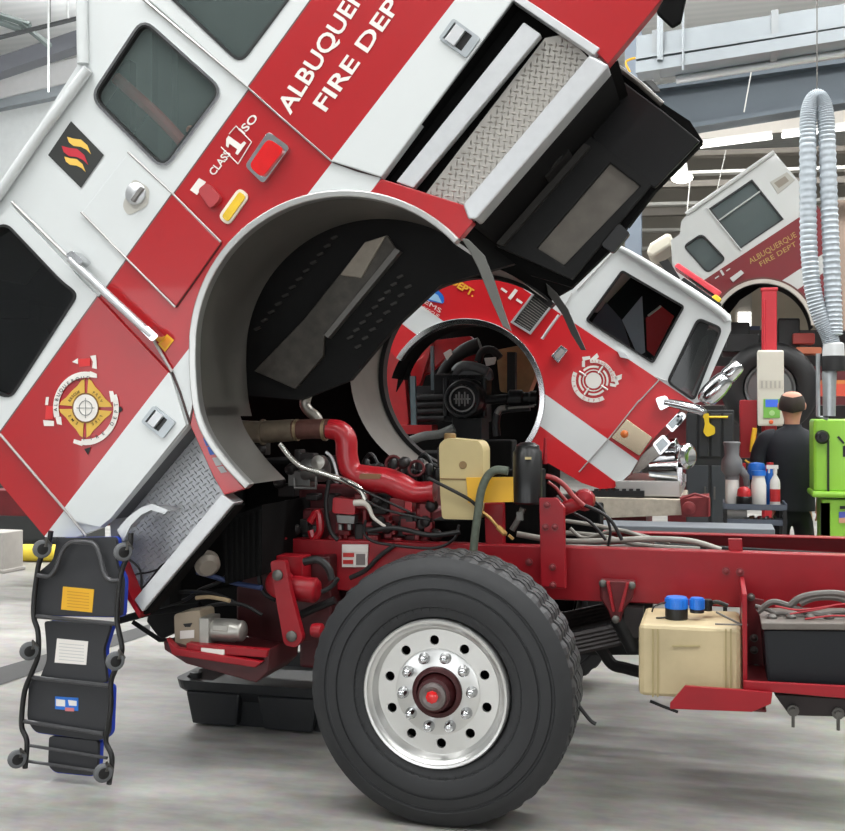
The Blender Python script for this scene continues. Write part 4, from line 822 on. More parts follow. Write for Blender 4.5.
m = M(); m.bpx(452, 418, 482, 440, V2 + .6, V2 + .9, 0); m.bpx(414, 386, 444, 394, V2 + .9, V2 + 1.1, 0)
for k in range(4): m.tpx([(415, 398 + k * 7), (445, 397 + k * 7)], V2 + .8, 3.4, 8, 0, 1)
m.tpx([(486, 400), (500, 399), (530, 397)], V2 + .7, 4.5, 12, 0, 1); m.lathe([(.05, 0), (.07, .01), (.07, .12), (.05, .13), (.05, .18), (.06, .19), (.06, .24)], Q(508, 398, V2 + .62), (1, .05, 0), 16); m.tpx([(530, 407), (506, 409), (498, 413), (496, 424), (497, 436)], V2 + .6, 4, 12); P2('engine_ducting', m, pm('black_duct', (34, 35, 37), .38, .3, 0, .3, 12), .006)
m = M(); m.tpx([(534, 406), (508, 408)], V2 + .56, 1.2, 8, 0, 1); m.tpx([(497, 414), (500, 409), (506, 407.5)], V2 + .55, 3, 10); P2('bright_pipe', m, pm('grey_alloy_pipe', (136, 134, 130), .35, .7, 0, .2, 12))
m = M(); m.tpx([(398, 446), (410, 441), (424, 436), (440, 434), (454, 428)], V2 + .5, 4.4, 12); P2('grey_duct_hose', m, pm('grey_duct_hose', (104, 106, 104), .7, 0, 0, .2, 30))
m = M(); m.bpx(396, 425, 432, 434, V2 + .7, V2 + .9, 0); m.prism([(388, 345), (400, 344), (405, 380), (409, 424), (395, 432), (386, 400)], V2 + .9, V2 + 1.0, 0); m.prism([(410, 366), (424, 355), (434, 340), (420, 385), (412, 390)], V2 + 1.2, V2 + 1.3, 0); P2('engine_cover', m, pm('mid_red_parts', (176, 30, 36), .4, 0, .2, .25, 12), .006)
m = M(); m.prism([(410, 376), (415, 376), (416, 425), (411, 425)], V2 + .6, V2 + .64, 0); m.prism([(430, 346), (433, 346), (434, 390), (431, 390)], V2 + .8, V2 + .84, 0); P2('support_strut', m, pm('blue_grey_strut', (110, 126, 132), .4, .4))
m = M(); m.tpx([(438, 384), (446, 368), (462, 352), (480, 345)], V2 + 1.0, [5, 6, 7, 8], 12); m.tpx([(478, 362), (482, 352), (492, 350), (500, 358)], V2 + .9, 4, 10); m.bpx(507, 352, 515, 392, V2 + .9, V2 + 1.0, 0); P2('black_hose', m, rubber_s)
m = M(); m.tpx([(455, 372), (462, 366), (476, 367), (488, 372)], V2 + .7, 5, 10); m.prism(rnd([(452, 372), (470, 362), (490, 368), (492, 380), (452, 382)], 4), V2 + .8, V2 + .9, 0); P2('grey_casing', m, pm('grey_casing', (96, 98, 100), .5, .3, 0, .25, 14), .01)
m = M(); m.prism(rnd([(496, 350), (526, 344), (536, 374), (528, 394), (500, 392)], 3), V2 + 1.3, V2 + 1.5, 0); P2('tan_bulkhead', m, pm('tan_bulkhead', (176, 146, 104), .6, 0, 0, .35, 9), .01)
m = M(); m.prism([(418, 352), (436, 340), (470, 336), (480, 346), (452, 352), (430, 372), (416, 380)], V2 + 1.25, V2 + 1.35, 0); m.prism([(456, 358), (474, 346), (486, 350), (470, 368)], V2 + 1.1, V2 + 1.2, 0); P2('engine_cover', m, pm('mid_red_parts', (176, 30, 36), .4, 0, .2, .25, 12), .006)
m = M(); m.prism([(443, 353), (450, 349), (454, 357), (447, 361)], V2 + .95, V2 + 1.0, 0); m.prism([(484, 358), (496, 357), (494, 364), (486, 366)], V2 + .85, V2 + .9, 0); P2('white_bottle', m, wht, .006)
m = M(); xe = Q(640, 480, V2).x; m.box((xe - 3.2, V2 + 1.2, .85), (6.4, .9, .25)); P2('chassis_frame', m, red_dull, .01)
m = M(); m.box((Q(452, 470, V2).x, V2 + 1.2, 1.15), (1.3, .8, .45)); P2('engine_block', m, dark, .03)
for x, y in ((Q(463, 560, V2).x, V2), (Q(463, 560, V2).x, V2 + 2.4)):
    m = M(); s = 1 if y == V2 else -1
    m.lathe([(.3, .1), (.31, .03), (.35, .0), (.45, 0), (.52, .03), (.547, .1), (.547, .3), (.5, .385), (.3, .385)], (x, y, .547), (0, s, 0), 48); t = P2('tyre', m, rubber)
    m = M(); m.lathe([(.3, .1), (.29, .02), (.27, .03), (.25, .08), (.12, .08), (.1, .02), (0, .02)], (x, y, .547), (0, s, 0), 40); P2('wheel_rim', m, polished)
m = M(); m.tube([(Q(463, 560, V2).x, V2 + .2, .55), (Q(463, 560, V2).x, V2 + 2.2, .55)], .08, 10); P2('front_axle', m, dark)

# ================================================================== the third fire truck far back, red and white darkened for shade
V3 = 9.37; V3X = 11.7
T3 = thing('fire_truck', 'shade-darkened red and white fire truck farthest back, behind the red lift column', 'fire truck', (Q(763, 560, V3).x, V3, 0), 'fire trucks in the workshop')
def P3(name, m, mats, bev=0.0, label=None, parent=None): return obj(name, m, mats, parent or T3, bev, label)
RED3 = (112, 28, 34); PALE = (186, 188, 186)  # dim shade is mixed into both body colours
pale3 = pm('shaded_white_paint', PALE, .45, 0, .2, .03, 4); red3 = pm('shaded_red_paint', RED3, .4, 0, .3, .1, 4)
liv3 = livery('shaded_livery_far', PALE, [(Q(800, 216.6, V3), Q(708.6, 277, V3), RED3), (Q(806, 265, V3), Q(783, 280, V3), PALE), (Q(806, 284, V3), Q(795, 291, V3), RED3)])
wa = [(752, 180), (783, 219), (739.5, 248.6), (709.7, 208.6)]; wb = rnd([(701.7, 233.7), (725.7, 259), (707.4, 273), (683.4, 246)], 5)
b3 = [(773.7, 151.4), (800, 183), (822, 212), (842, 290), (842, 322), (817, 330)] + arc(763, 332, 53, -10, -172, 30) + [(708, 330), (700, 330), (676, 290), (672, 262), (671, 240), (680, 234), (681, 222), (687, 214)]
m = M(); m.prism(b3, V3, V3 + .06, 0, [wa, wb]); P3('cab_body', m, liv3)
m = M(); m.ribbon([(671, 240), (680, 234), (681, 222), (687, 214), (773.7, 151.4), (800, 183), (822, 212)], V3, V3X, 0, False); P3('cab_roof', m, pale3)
m = M(); m.tpx([(686, 214), (730, 183), (774, 152)], V3 - .02, 2.2, 8, 0, 1); m.tpx([(707, 208), (741, 250)], V3 - .02, .8, 6, 0, 1); P3('roof_gutter', m, pale3)
g3 = glass('far_cab_glass', (92, 102, 102), .75)
m = M(); m.poly(wa, V3 + .03); P3('window_pane', m, g3)
m = M(); m.poly(wb, V3 + .03); P3('window_pane', m, g3)
m = M(); m.band(off(wb, -1), off(wb, .6), V3 - .01, V3 + .03, 0, True); m.band(off(wa, -.8), off(wa, .6), V3 - .01, V3 + .03, 0, True); P3('window_seal', m, black)
m = M(); m.tpx([(718, 221), (762, 190)], V3 + .0, .9, 6, 0, 1); m.tpx([(722, 222), (756, 218)], V3 + .3, 1.0, 6, 0, 1); m.tpx([(706, 240), (700, 270)], V3 + .3, 2, 6, 0, 1); P3('window_bar', m, pm('pale_bar', (176, 178, 176), .5))
m = M(); m.poly(off(wa, 7), V3 + .7); m.poly(off(wb, 4), V3 + .5); P3('cab_interior_lining', m, pm('grey_interior', (52, 56, 56), .8))
m = M(); m.prism([(770, 182), (787, 172), (795, 180), (778, 194)], V3 - .01, V3, 0); m.prism([(774, 183), (785, 176), (789, 181), (779, 188)], V3 - .014, V3 - .01, 1); P3('roof_sticker', m, [pm('grey_sticker', (160, 158, 150), .5), pm('tan_print', (128, 120, 108), .5)])
gold3 = pm('gold_lettering_shaded', (168, 138, 74), .5)
m = M(); m.text('ALBUQUERQUE', (750.5, 264), (797, 236.5), (-2.6, -5), V3 - .008, 0, None, .0); m.text('FIRE DEPT', (761, 266.5), (797, 245.5), (-2.2, -4.4), V3 - .008, 0, None, .0); P3('lettering', m, gold3)
m = M(); m.text('-1-', (716, 280), (731, 270), (-3, -5), V3 - .008, 0, None, .02); m.prism([(730, 278), (741, 270), (744, 273), (733, 282)], V3 - .03, V3, 0); P3('unit_number', m, pale3)
m = M(); m.band(arc(763, 332, 49, -8, -172, 40), arc(763, 332, 53, -8, -172, 40), V3 - .03, V3 + .05, 0); m.band(arc(763, 332, 53, -8, -172, 40), arc(763, 332, 55, -8, -172, 40), V3 - .02, V3 + .02, 1); P3('wheel_arch_trim', m, [pm('shaded_chrome', (196, 190, 180), .3, .6), pm('brown_edge', (90, 50, 44), .5)])
m = M(); m.ribbon(arc(763, 332, 50, -5, -175, 40), V3, V3 + .6, 0); m.prism([(716, 326), (726, 300), (748, 287), (765, 284), (740, 300), (726, 318)], V3 + .4, V3 + .42, 0); P3('wheel_arch_liner', m, darker)
m = M(); m.prism([(646, 253), (650, 243), (668, 232), (673, 237), (671, 246), (652, 258)], V3 + .5, V3 + 1.3, 0); P3('roof_air_unit', m, pm('cream_unit', (196, 190, 174), .5), .04)
m = M(); m.prism([(659, 262), (668, 259), (680, 278), (676, 286)], V3 - .01, V3 + .02, 0); P3('front_window', m, black)
m = M(); m.bpx(722, 334, 760, 352, V3 + .3, V3 + 1.5, 0); m.bpx(778, 318, 800, 352, V3 + .5, V3 + 1.5, 0); m.bpx(716, 322, 750, 338, V3 + .6, V3 + .9, 0); P3('engine_block', m, black, .02)
m = M(); m.bpx(793, 333, 815, 344, V3 + .3, V3 + .6, 0); m.bpx(796, 347, 822, 354, V3 + .2, V3 + .5, 1); P3('engine_cover', m, [pm('faded_red_cover', (150, 56, 50), .5), pm('rust_orange_cover', (176, 100, 70), .6)], .02)
m = M(); m.bpx(640, 366, 880, 405, V3 + .5, V3 + 1.5, 0); P3('chassis_frame', m, pm('deep_red_frame', (92, 22, 28), .5, 0, 0, .3, 6), .02)
zc = .95
pz = Q(770, 388, V3)
for s, y in ((1, V3), (-1, V3 + 2.35)):
    m = M(); m.lathe([(.3, .1), (.31, .03), (.35, .0), (.45, 0), (.52, .03), (.56, .1), (.56, .3), (.5, .385), (.3, .385)], (pz.x, y, pz.z), (0, s, 0), 48); P3('tyre', m, rubber_s)
    m = M(); m.lathe([(.3, .1), (.29, .02), (.27, .03), (.25, .08), (.12, .08), (.1, .02), (0, .02)], (pz.x, y, pz.z), (0, s, 0), 40); P3('wheel_rim', m, pm('dim_steel_rim', (120, 122, 122), .35, .6))
m = M(); m.tube([(pz.x, V3 + .2, pz.z), (pz.x, V3 + 2.1, pz.z)], .08, 10); P3('front_axle', m, dark)
m = M()
for x in (-1.1, 1.6): m = M(); m.box((pz.x + x, V3 + 1.0, pz.z * .5 + .1), (.25, .3, pz.z + .2)); m.box((pz.x + x, V3 + 1.0, .03), (.6, .6, .06)); P3('axle_stand', m, red_dull)
# ================================================================== the workshop
def concrete():
    m = bpy.data.materials.new('polished_concrete'); m.use_nodes = True; nt = m.node_tree; b = nt.nodes['Principled BSDF']
    tc = nt.nodes.new('ShaderNodeTexCoord'); mp = nt.nodes.new('ShaderNodeMapping'); mp.inputs['Scale'].default_value = (.5, 1.6, 1)
    n1 = nt.nodes.new('ShaderNodeTexNoise'); n1.inputs['Scale'].default_value = 1.3; n1.inputs['Detail'].default_value = 8; n1.inputs['Roughness'].default_value = .65
    n2 = nt.nodes.new('ShaderNodeTexNoise'); n2.inputs['Scale'].default_value = 14; n2.inputs['Detail'].default_value = 6
    nt.links.new(tc.outputs['Object'], mp.inputs[0]); nt.links.new(mp.outputs[0], n1.inputs[0]); nt.links.new(tc.outputs['Object'], n2.inputs[0])
    cr = nt.nodes.new('ShaderNodeValToRGB'); cr.color_ramp.elements[0].position = .32; cr.color_ramp.elements[0].color = L3((118, 116, 112)); cr.color_ramp.elements[1].position = .62; cr.color_ramp.elements[1].color = L3((180, 178, 173))
    mx = nt.nodes.new('ShaderNodeMix'); mx.data_type = 'RGBA'; mx.blend_type = 'MULTIPLY'; mx.inputs[0].default_value = .35
    nt.links.new(n1.outputs['Fac'], cr.inputs[0]); nt.links.new(cr.outputs[0], mx.inputs[6]); nt.links.new(n2.outputs['Color'], mx.inputs[7])
    nt.links.new(mx.outputs[2], b.inputs['Base Color'])
    r = nt.nodes.new('ShaderNodeMapRange'); r.inputs[3].default_value = .28; r.inputs[4].default_value = .55; nt.links.new(n1.outputs['Fac'], r.inputs[0]); nt.links.new(r.outputs[0], b.inputs['Roughness'])
    return m
X0, X1, Y0, Y1, ZC = -22, 24, -16, 34, 10.6
m = M(); m.box(((X0 + X1) / 2, (Y0 + Y1) / 2, -.1), (X1 - X0, Y1 - Y0, .2)); obj('floor', m, concrete(), kind='structure')
m = M(); a = [QF(-30, 676, .004), QF(-30, 695, .004), QF(150, 634, .004), QF(150, 624, .004)]; m.prism3([a], None); obj('trim_1', m, pm('dark_floor_strip', (58, 58, 58), .6, 0, 0, .2, 20), kind='structure')  # flat dark strip lying on the floor
def deck(name, c1, c2, sc):
    m = bpy.data.materials.new(name); m.use_nodes = True; nt = m.node_tree; b = nt.nodes['Principled BSDF']; b.inputs['Roughness'].default_value = .7
    tc = nt.nodes.new('ShaderNodeTexCoord'); w = nt.nodes.new('ShaderNodeTexWave'); w.inputs['Scale'].default_value = sc; w.bands_direction = 'Y'
    nt.links.new(tc.outputs['Object'], w.inputs[0]); mx = nt.nodes.new('ShaderNodeMix'); mx.data_type = 'RGBA'; mx.inputs[6].default_value = L3(c1); mx.inputs[7].default_value = L3(c2)
    nt.links.new(w.outputs['Fac'], mx.inputs[0]); nt.links.new(mx.outputs[2], b.inputs['Base Color']); return m
m = M(); m.box(((X0 + X1) / 2, (Y0 + Y1) / 2, ZC + .1), (X1 - X0, Y1 - Y0, .2)); obj('ceiling', m, deck('ribbed_roof_deck', (232, 235, 235), (240, 242, 242), 1.0), kind='structure')
m = M(); m.box(((X0 + X1) / 2, Y1 + .1, ZC / 2), (X1 - X0, .2, ZC)); obj('wall_back', m, deck('panelled_back_wall', (146, 140, 130), (160, 154, 144), .6), kind='structure')
m = M(); m.box((X0 - .1, (Y0 + Y1) / 2, ZC / 2), (.2, Y1 - Y0, ZC)); obj('wall_left', m, pm('pale_wall_paint', (196, 198, 198), .7), kind='structure')
m = M(); m.box((X1 + .1, (Y0 + Y1) / 2, ZC / 2), (.2, Y1 - Y0, ZC)); obj('wall_right', m, pm('pale_wall_paint', (196, 198, 198), .7), kind='structure')
# pale bulkhead and beams seen at the top left
steel = pm('blue_grey_steel', (84, 93, 101), .5, .1, 0, .06, 3)
n = 2
def trim(m, mat, bev=0.0):
    global n
    obj('trim_%d' % n, m, mat, kind='structure', bev=bev); n += 1
def beam(a, b, Va, Vb, wpx, depth, mat, dn=None):
    """sloping roof member whose lower edge passes two photo pixels"""
    p = Q(a[0], a[1], Va); q = Q(b[0], b[1], Vb); h = wpx * mpp(a[0], Va); d = (q - p); p = p - d * 1.5; q = q + d * 1.5
    m = M(); m.prism3([[p, q, q + Vector((0, 0, h)), p + Vector((0, 0, h))]], Vector((0, depth, 0))); trim(m, mat)
VLW = 15.0
p = Q(-10, 104, VLW); q = Q(90, 82, VLW); m = M(); d = q - p
m.prism3([[p - d * 3, q + d * 1.2, Vector((q.x + d.x * 1.2, VLW, 0)), Vector((p.x - d.x * 3, VLW, 0))]], Vector((0, .2, 0))); obj('wall_far_left', m, pm('bright_bulkhead', (206, 210, 210), .6), kind='structure')
beam((0, 108), (77, 92), VLW - .2, VLW - .2, 12, .2, pm('cool_grey_steel', (132, 138, 142), .5))
beam((0, 72), (77, 46), 13.0, 13.0, 16, .3, pm('dim_grey_steel', (96, 98, 104), .5))
beam((0, 37), (77, 18), 12.0, 12.0, 2, .1, pm('thin_dark_rod', (60, 62, 64), .5))
beam((0, 98), (77, 80), 14.0, 14.0, 22, .05, pm('roof_panel_grey', (168, 168, 168), .6))
m = M(); 
for a, b in (((-10, 12), (30, 25)), ((-6, 20), (22, 30)), ((20, 22), (50, 46))):
    m.tpx([a, b], 12.4, 3.2, 4, 0, 1)
trim(m, pm('skylight_frame', (110, 120, 118), .5))
m = M(); m.tpx([(48.5, -40), (48.5, 92)], 11.5, 1.1, 8, 0, 1); trim(m, pm('bright_conduit', (214, 216, 216), .4, .2))
m = M(); m.tpx([(68, -40), (68, 18)], 11.8, 1.4, 8, 0, 1); trim(m, pm('bright_conduit', (214, 216, 216), .4, .2))
m = M(); m.tpx([(50, -40), (50, 22)], 11.9, .9, 8, 0, 1); trim(m, pm('dark_conduit', (90, 92, 92), .4, .2))
# big blue-grey steel beam, column, duct on the right
VB_ = 9.0
p = Q(690, 131, VB_); q = Q(845, 106, VB_); p2 = Q(690, 84, VB_); q2 = Q(845, 62, VB_); d = q - p; d2 = q2 - p2
m = M(); k0, k1 = 1.6, .9
f0 = [p - d * k0, q + d * k1, q2 + d2 * k1, p2 - d2 * k0]
m.prism3([f0], Vector((0, .03, 0)))
for lo, hi, s in ((p - d * k0, q + d * k1, 1), (p2 - d2 * k0, q2 + d2 * k1, -1)):
    m.prism3([[lo + Vector((0, -.15, 0)), hi + Vector((0, -.15, 0)), hi + Vector((0, -.15, .05 * s)), lo + Vector((0, -.15, .05 * s))]], Vector((0, .33, 0)))
trim(m, steel)
m = M(); c0 = Q(633, 400, 7.6); m.box((c0.x, 7.75, ZC / 2), (.17, .02, ZC)); m.box((c0.x, 7.6, ZC / 2), (.17, .02, ZC)); m.box((c0.x, 7.68, ZC / 2), (.02, .16, ZC)); m.box((c0.x, 7.68, .02), (.3, .35, .04)); trim(m, pm('blue_grey_column', (120, 130, 142), .45, .1, 0, .05, 3))
# --- air duct
VD_ = 5.6
DU = thing('air_duct', 'shiny galvanised air duct running under the roof at top right', 'air duct', Q(760, 40, VD_))
galv = pm('galvanised_steel', (150, 156, 160), .42, .6, 0, .12, 4)
p = Q(636, 72, VD_); q = Q(900, 30, VD_); p2 = Q(636, 36, VD_); q2 = Q(900, -5, VD_)
m = M(); m.prism3([[p, q, q2, p2]], Vector((0, .3, 0))); obj('duct_body', m, galv, DU, .01)
m = M(); u = (q - p).normalized()
for t in (.14, 1.15): 
    m = M(); c0 = p + u * t; c1 = p2 + u * t; m.prism3([[c0 + Vector((0, -.02, -.02)), c0 + u * .06 + Vector((0, -.02, -.02)), c1 + u * .06 + Vector((0, -.02, .02)), c1 + Vector((0, -.02, .02))]], Vector((0, .34, 0))); obj('duct_flange', m, pm('duct_flange_steel', (150, 154, 156), .4, .5), DU)
m = M()
p3 = p.lerp(p2, .34); q3 = q.lerp(q2, .34); m.prism3([[p3 + Vector((0, -.05, -.01)), q3 + Vector((0, -.05, -.01)), q3 + Vector((0, -.05, .02)), p3 + Vector((0, -.05, .02))]], Vector((0, .05, 0)))
m.prism3([[p + Vector((0, -.04, -.02)), q + Vector((0, -.04, -.02)), q + Vector((0, -.04, .08)), p + Vector((0, -.04, .08))]], Vector((0, .04, 0))); obj('duct_lip', m, galv, DU)
m = M(); m.tube([Q(683, 70, VD_ - .06), Q(683, -80, VD_ - .06)], .012, 6); m.tube([Q(660, 60, VD_ - .06), Q(660, -80, VD_ - .06)], .03, 6); obj('hanger_rod', m, galv, DU)
m = M(); p = Q(676, 80, 5.9); q = Q(900, 44, 5.9); m.tube([p, q], .035, 10); obj('ceiling_conduit', m, alu, base=tuple(p), label='straight bare metal pipe running just below the air duct', cat='pipe')
m = M(); m.tpx([(640, 64), (637, 58), (626, 62), (630, 72)], 6.2, 1.2, 6); obj('yellow_cord', m, yellow, base=tuple(Q(632, 64, 6.2)), label='yellow cord hanging beside the end of the air duct', cat='cord')
m = M()
for k in range(4): m.tpx([(640 + k * 2, 78), (648 + k * 2, 84), (656 + k, 92)], 6.4 + k * .03, 1.6, 6)
obj('ceiling_cable_bundle', m, rubber_s, base=tuple(Q(650, 84, 6.4)), label='dark bundle of cables hanging below the air duct end', cat='cables')
# --- roof purlins and lights beyond the beam
pur = pm('brown_grey_purlin', (120, 114, 106), .6, 0, 0, .1, 3); purl = pm('pale_purlin', (190, 188, 182), .6, 0, 0, .05, 3)
random.seed(11)
for (y0, y1, V, w, mt) in ((158, 150, 17, 5, pur), (176, 168, 19, 3, purl), (188, 182, 21, 6, pur), (206, 200, 24, 3, purl), (216, 211, 26, 7, pur), (232, 227, 28, 3, purl), (250, 246, 30, 3, purl)):
    p = Q(620, y0, V); q = Q(860, y1, V); h = w * mpp(740, V); d = q - p; m = M(); m.prism3([[p - d, q + d * .3, q + d * .3 + Vector((0, 0, h)), p - d + Vector((0, 0, h))]], Vector((0, .25, 0))); trim(m, mt)
m = M(); p = Q(620, 145, 15); q = Q(860, 126, 15); d = q - p; m.prism3([[p, q, q + Vector((0, 0, .5)), p + Vector((0, 0, .5))]], Vector((0, .05, 0))); trim(m, pm('lit_roof_panel', (196, 190, 182), .6))
led = pm('lit_white_tube', (255, 252, 244), .4, 0, 0, .0, 3, 0, 5.0)
def strip_light(a, b, V, label, r=2.4):
    t = thing('ceiling_light', label, 'light', tuple(Q(*a, V)), 'ceiling lights')
    m = M(); p = Q(*a, V); q = Q(*b, V); w = r * mpp(a[0], V); m.prism3([[p + Vector((0, -w, w)), p + Vector((0, w, w)), p + Vector((0, w, 2.4 * w)), p + Vector((0, -w, 2.4 * w))]], q - p); obj('light_housing', m, pm('light_housing_white', (220, 220, 216), .5), t)
    m = M(); m.tube([p, q], w, 8); obj('light_tube', m, led, t)
    return t
strip_light((700, 146), (772, 137), 14, 'lit tube light left of the exhaust hose under the roof')
strip_light((782, 136), (846, 128), 14, 'lit tube light crossing behind the exhaust hose')
t = thing('ceiling_light', 'round lit high bay lamp hanging right of the black engine tunnel', 'light', tuple(Q(682, 168, 16)), 'ceiling lights')
m = M(); m.lathe([(.05, .3), (.09, .26), (.1, .12), (.18, .06), (.2, .0)], Q(682, 178, 16), (0, 0, 1), 20); m.tube([Q(682, 164, 16), Q(682, 120, 16)], .015, 6); obj('lamp_shade', m, pm('light_housing_white', (220, 220, 216), .5), t)
m = M(); m.lathe([(.19, .01), (.18, -.04), (.1, -.08), (0, -.09)], Q(682, 178, 16), (0, 0, 1), 20); obj('lamp_diffuser', m, led, t)
m = M(); m.tpx([(687, 214), (690, 180)], 18, .7, 6, 0, 1); m.tpx([(715, 200), (726, 150)], 12, .5, 6, 0, 1); m.tpx([(744, 112), (752, 68)], 8.6, .7, 6, 0, 1); trim(m, purl)
m = M(); m.bpx(738, 312, 751, 326, 33.9, 33.95, 0); obj('window_1', m, pm('daylit_window', (250, 250, 248), .5, 0, 0, 0, 3, 0, 3.0), kind='structure')
m = M(); m.bpx(700, 268, 735, 330, 33.8, 33.95, 0); m.bpx(752, 268, 815, 330, 33.8, 33.95, 0); trim(m, pm('beige_back_wall_panel', (150, 138, 120), .7, 0, 0, .15, 2))
m = M(); m.bpx(715, 326, 760, 345, 33, 33.8, 0); trim(m, pm('navy_dado', (34, 42, 70), .6))
m = M(); m.bpx(560, 330, 900, 470, 30, 30.3, 0); trim(m, pm('shadowy_partition', (44, 40, 40), .8, 0, 0, .3, 1))
m = M(); m.bpx(826, 200, 880, 330, 20, 20.2, 0); trim(m, pm('brown_partition', (120, 104, 92), .7, 0, 0, .2, 1))

# wall behind the camera with three open doorways to daylight
wf = pm('dim_front_wall', (190, 192, 194), .7)
for k, (xa_, xb_, za_, zb_) in enumerate(((X0, -12, 0, ZC), (-7.5, -4, 0, 4.4), (.5, 4, 0, 4.4), (8.5, X1, 0, ZC), (-12, 8.5, 4.4, ZC))):
    m = M(); m.box(((xa_ + xb_) / 2, Y0 + .1, (za_ + zb_) / 2), (xb_ - xa_, .2, zb_ - za_)); obj('wall_front', m, wf, kind='structure')
# ================================================================== loose things
# --- mechanic's creeper standing on end against the step
pa = QF(24, 775); pb = QF(108, 786); n_ = (pb - pa).cross(Vector((.0, .03, 1))).normalized(); PL = (pa, n_)
def PLo(d): return (pa - n_ * d if n_.y > 0 else pa + n_ * d, n_)          # d metres toward the viewer
CR = thing('mechanic_creeper', 'black and blue wheeled mechanic creeper stood on end against the cab step', 'creeper', tuple((pa + pb) / 2))
def PC(name, m, mats, bev=0.0, label=None, parent=None): return obj(name, m, mats, parent or CR, bev, label)
def cprism(pts, d0, d1, mat=0, m=None):
    m = m or M(); sh = (PLo(d0)[0] - PLo(d1)[0]); m.prism3([[Q(x, y, PLo(d1)) for x, y in pts]], sh, mat); return m
pad = pm('black_board', (46, 47, 50), .55, 0, 0, .1, 12)
bl = pm('blue_piping_vinyl', (30, 62, 176), .5, 0, 0, .15, 40)
tops = rnd([(56, 537), (117, 536), (117, 565), (124, 578), (122, 618), (32, 616), (37, 572), (52, 560)], 6)
mids = rnd([(43, 620), (112, 624), (104, 650), (108, 684), (38, 680), (46, 660), (45, 640)], 5)
lows = rnd([(28, 678), (112, 684), (110, 735), (100, 742), (34, 733), (26, 720)], 6)
foot = rnd([(48, 735), (99, 740), (98, 766), (94, 777), (54, 773), (47, 766)], 5)
for nm, o_ in (('head_board', tops), ('back_board', mids), ('seat_board', lows), ('foot_board', foot)):
    b = PC(nm, cprism(off(o_, -1), .0, .02), pad, .006)
    PC('vinyl_padding', cprism([(x + .6, y + .3) for x, y in off(o_, -.6)], -.04, -.002), bl, .012, 'blue vinyl padding', parent=b)
m = M(); sd = lambda pts, r=2.7: m.tpx(pts, PLo(.045), r, 10)
sd([(51, 531), (48, 545), (40, 560), (37, 575), (34, 600), (34, 618), (38, 632), (38, 655), (32, 672), (25, 690), (22, 712), (22, 728), (27, 742), (25, 768)])
sd([(131, 533), (129, 552), (122, 570), (119, 590), (117, 618), (119, 632), (122, 650), (116, 668), (111, 682), (111, 705), (108, 728), (106, 742), (112, 758), (109, 784)])
PC('side_rail', m, blackgloss)
for a, b, r in (((34, 616), (117, 624), 2.2), ((29, 677), (112, 686), 2.2), ((23, 721), (104, 734), 2.2), ((27, 745), (107, 758), 1.7), ((27, 761), (108, 773), 1.7)):
    m = M(); m.tpx([a, b], PLo(.04), r, 8, 0, 1); PC('cross_bar', m, pm('worn_black_steel', (84, 84, 86), .35, .5, 0, .2, 14))
m = M(); m.tpx([(38, 575), (49, 576), (56, 568), (62, 552), (70, 543), (82, 542), (94, 544), (100, 556), (104, 572), (110, 580), (120, 580)], PLo(.05), 2.3, 10); PC('head_loop', m, pm('worn_black_steel', (84, 84, 86), .35, .5))
tyre_ = pm('grey_caster_rubber', (96, 98, 100), .6)
for x, y, sx in ((42, 549, -1), (123, 552, -1), (29, 651, -1), (115, 661, -1), (17, 759, -1), (103, 773, -1)):
    m = M(); c_ = Q(x, y, PLo(.085)); m.lathe([(.0, -.013), (.03, -.013), (.038, -.008), (.038, .008), (.03, .013), (0, .013)], c_, (.75, -.66, 0), 18); w_ = PC('caster', m, black, .002)
    m = M(); m.lathe([(.025, -.0135), (.036, -.0135), (.042, -.008), (.042, .008), (.036, .0135), (.025, .0135)], c_, (.75, -.66, 0), 18); PC('caster_tread', m, tyre_, parent=w_)
    m = M(); d_ = Q(x + 9, y - 3, PLo(.05)); m.tube([c_ + Vector((.02, 0, .01)), c_ + Vector((.02, .0, .045)), d_], .009, 8); PC('caster_fork', m, greymetal, parent=w_)
m = cprism([(63, 586.5), (94, 589.5), (92, 612.5), (61, 609.5)], .02, .0225)
for k in range(6): cprism([(67, 591 + k * 3), (89, 593.2 + k * 3), (89, 594 + k * 3), (67, 591.8 + k * 3)], .0225, .0232, 1, m)
PC('warning_label', m, [yellow, pm('amber_print', (196, 140, 30))], label='yellow label')
m = cprism([(57, 638.5), (88, 641.5), (86, 665), (54.5, 662.5)], .02, .0225)
for k in range(6): cprism([(59, 643 + k * 3.2), (84, 645.3 + k * 3.2), (84, 646 + k * 3.2), (59, 643.7 + k * 3.2)], .0225, .0232, 1, m)
PC('instruction_label', m, [wht, pm('pale_grey_print', (190, 190, 190))], label='white label')
m = cprism([(55, 696.5), (78, 698), (78, 711), (55, 709)], .02, .0225); cprism([(56, 699), (65, 700), (65, 706.5), (56, 706)], .0225, .0235, 1, m); cprism([(68, 700), (76.5, 701), (76.5, 706), (69, 705.5)], .0225, .0235, 1, m); cprism([(65, 707.5), (74, 708), (74, 711.5), (65, 711)], .0225, .0235, 2, m)
PC('maker_label', m, [blueink, wht, pm('label_pink', (206, 120, 120))], label='blue and white label')
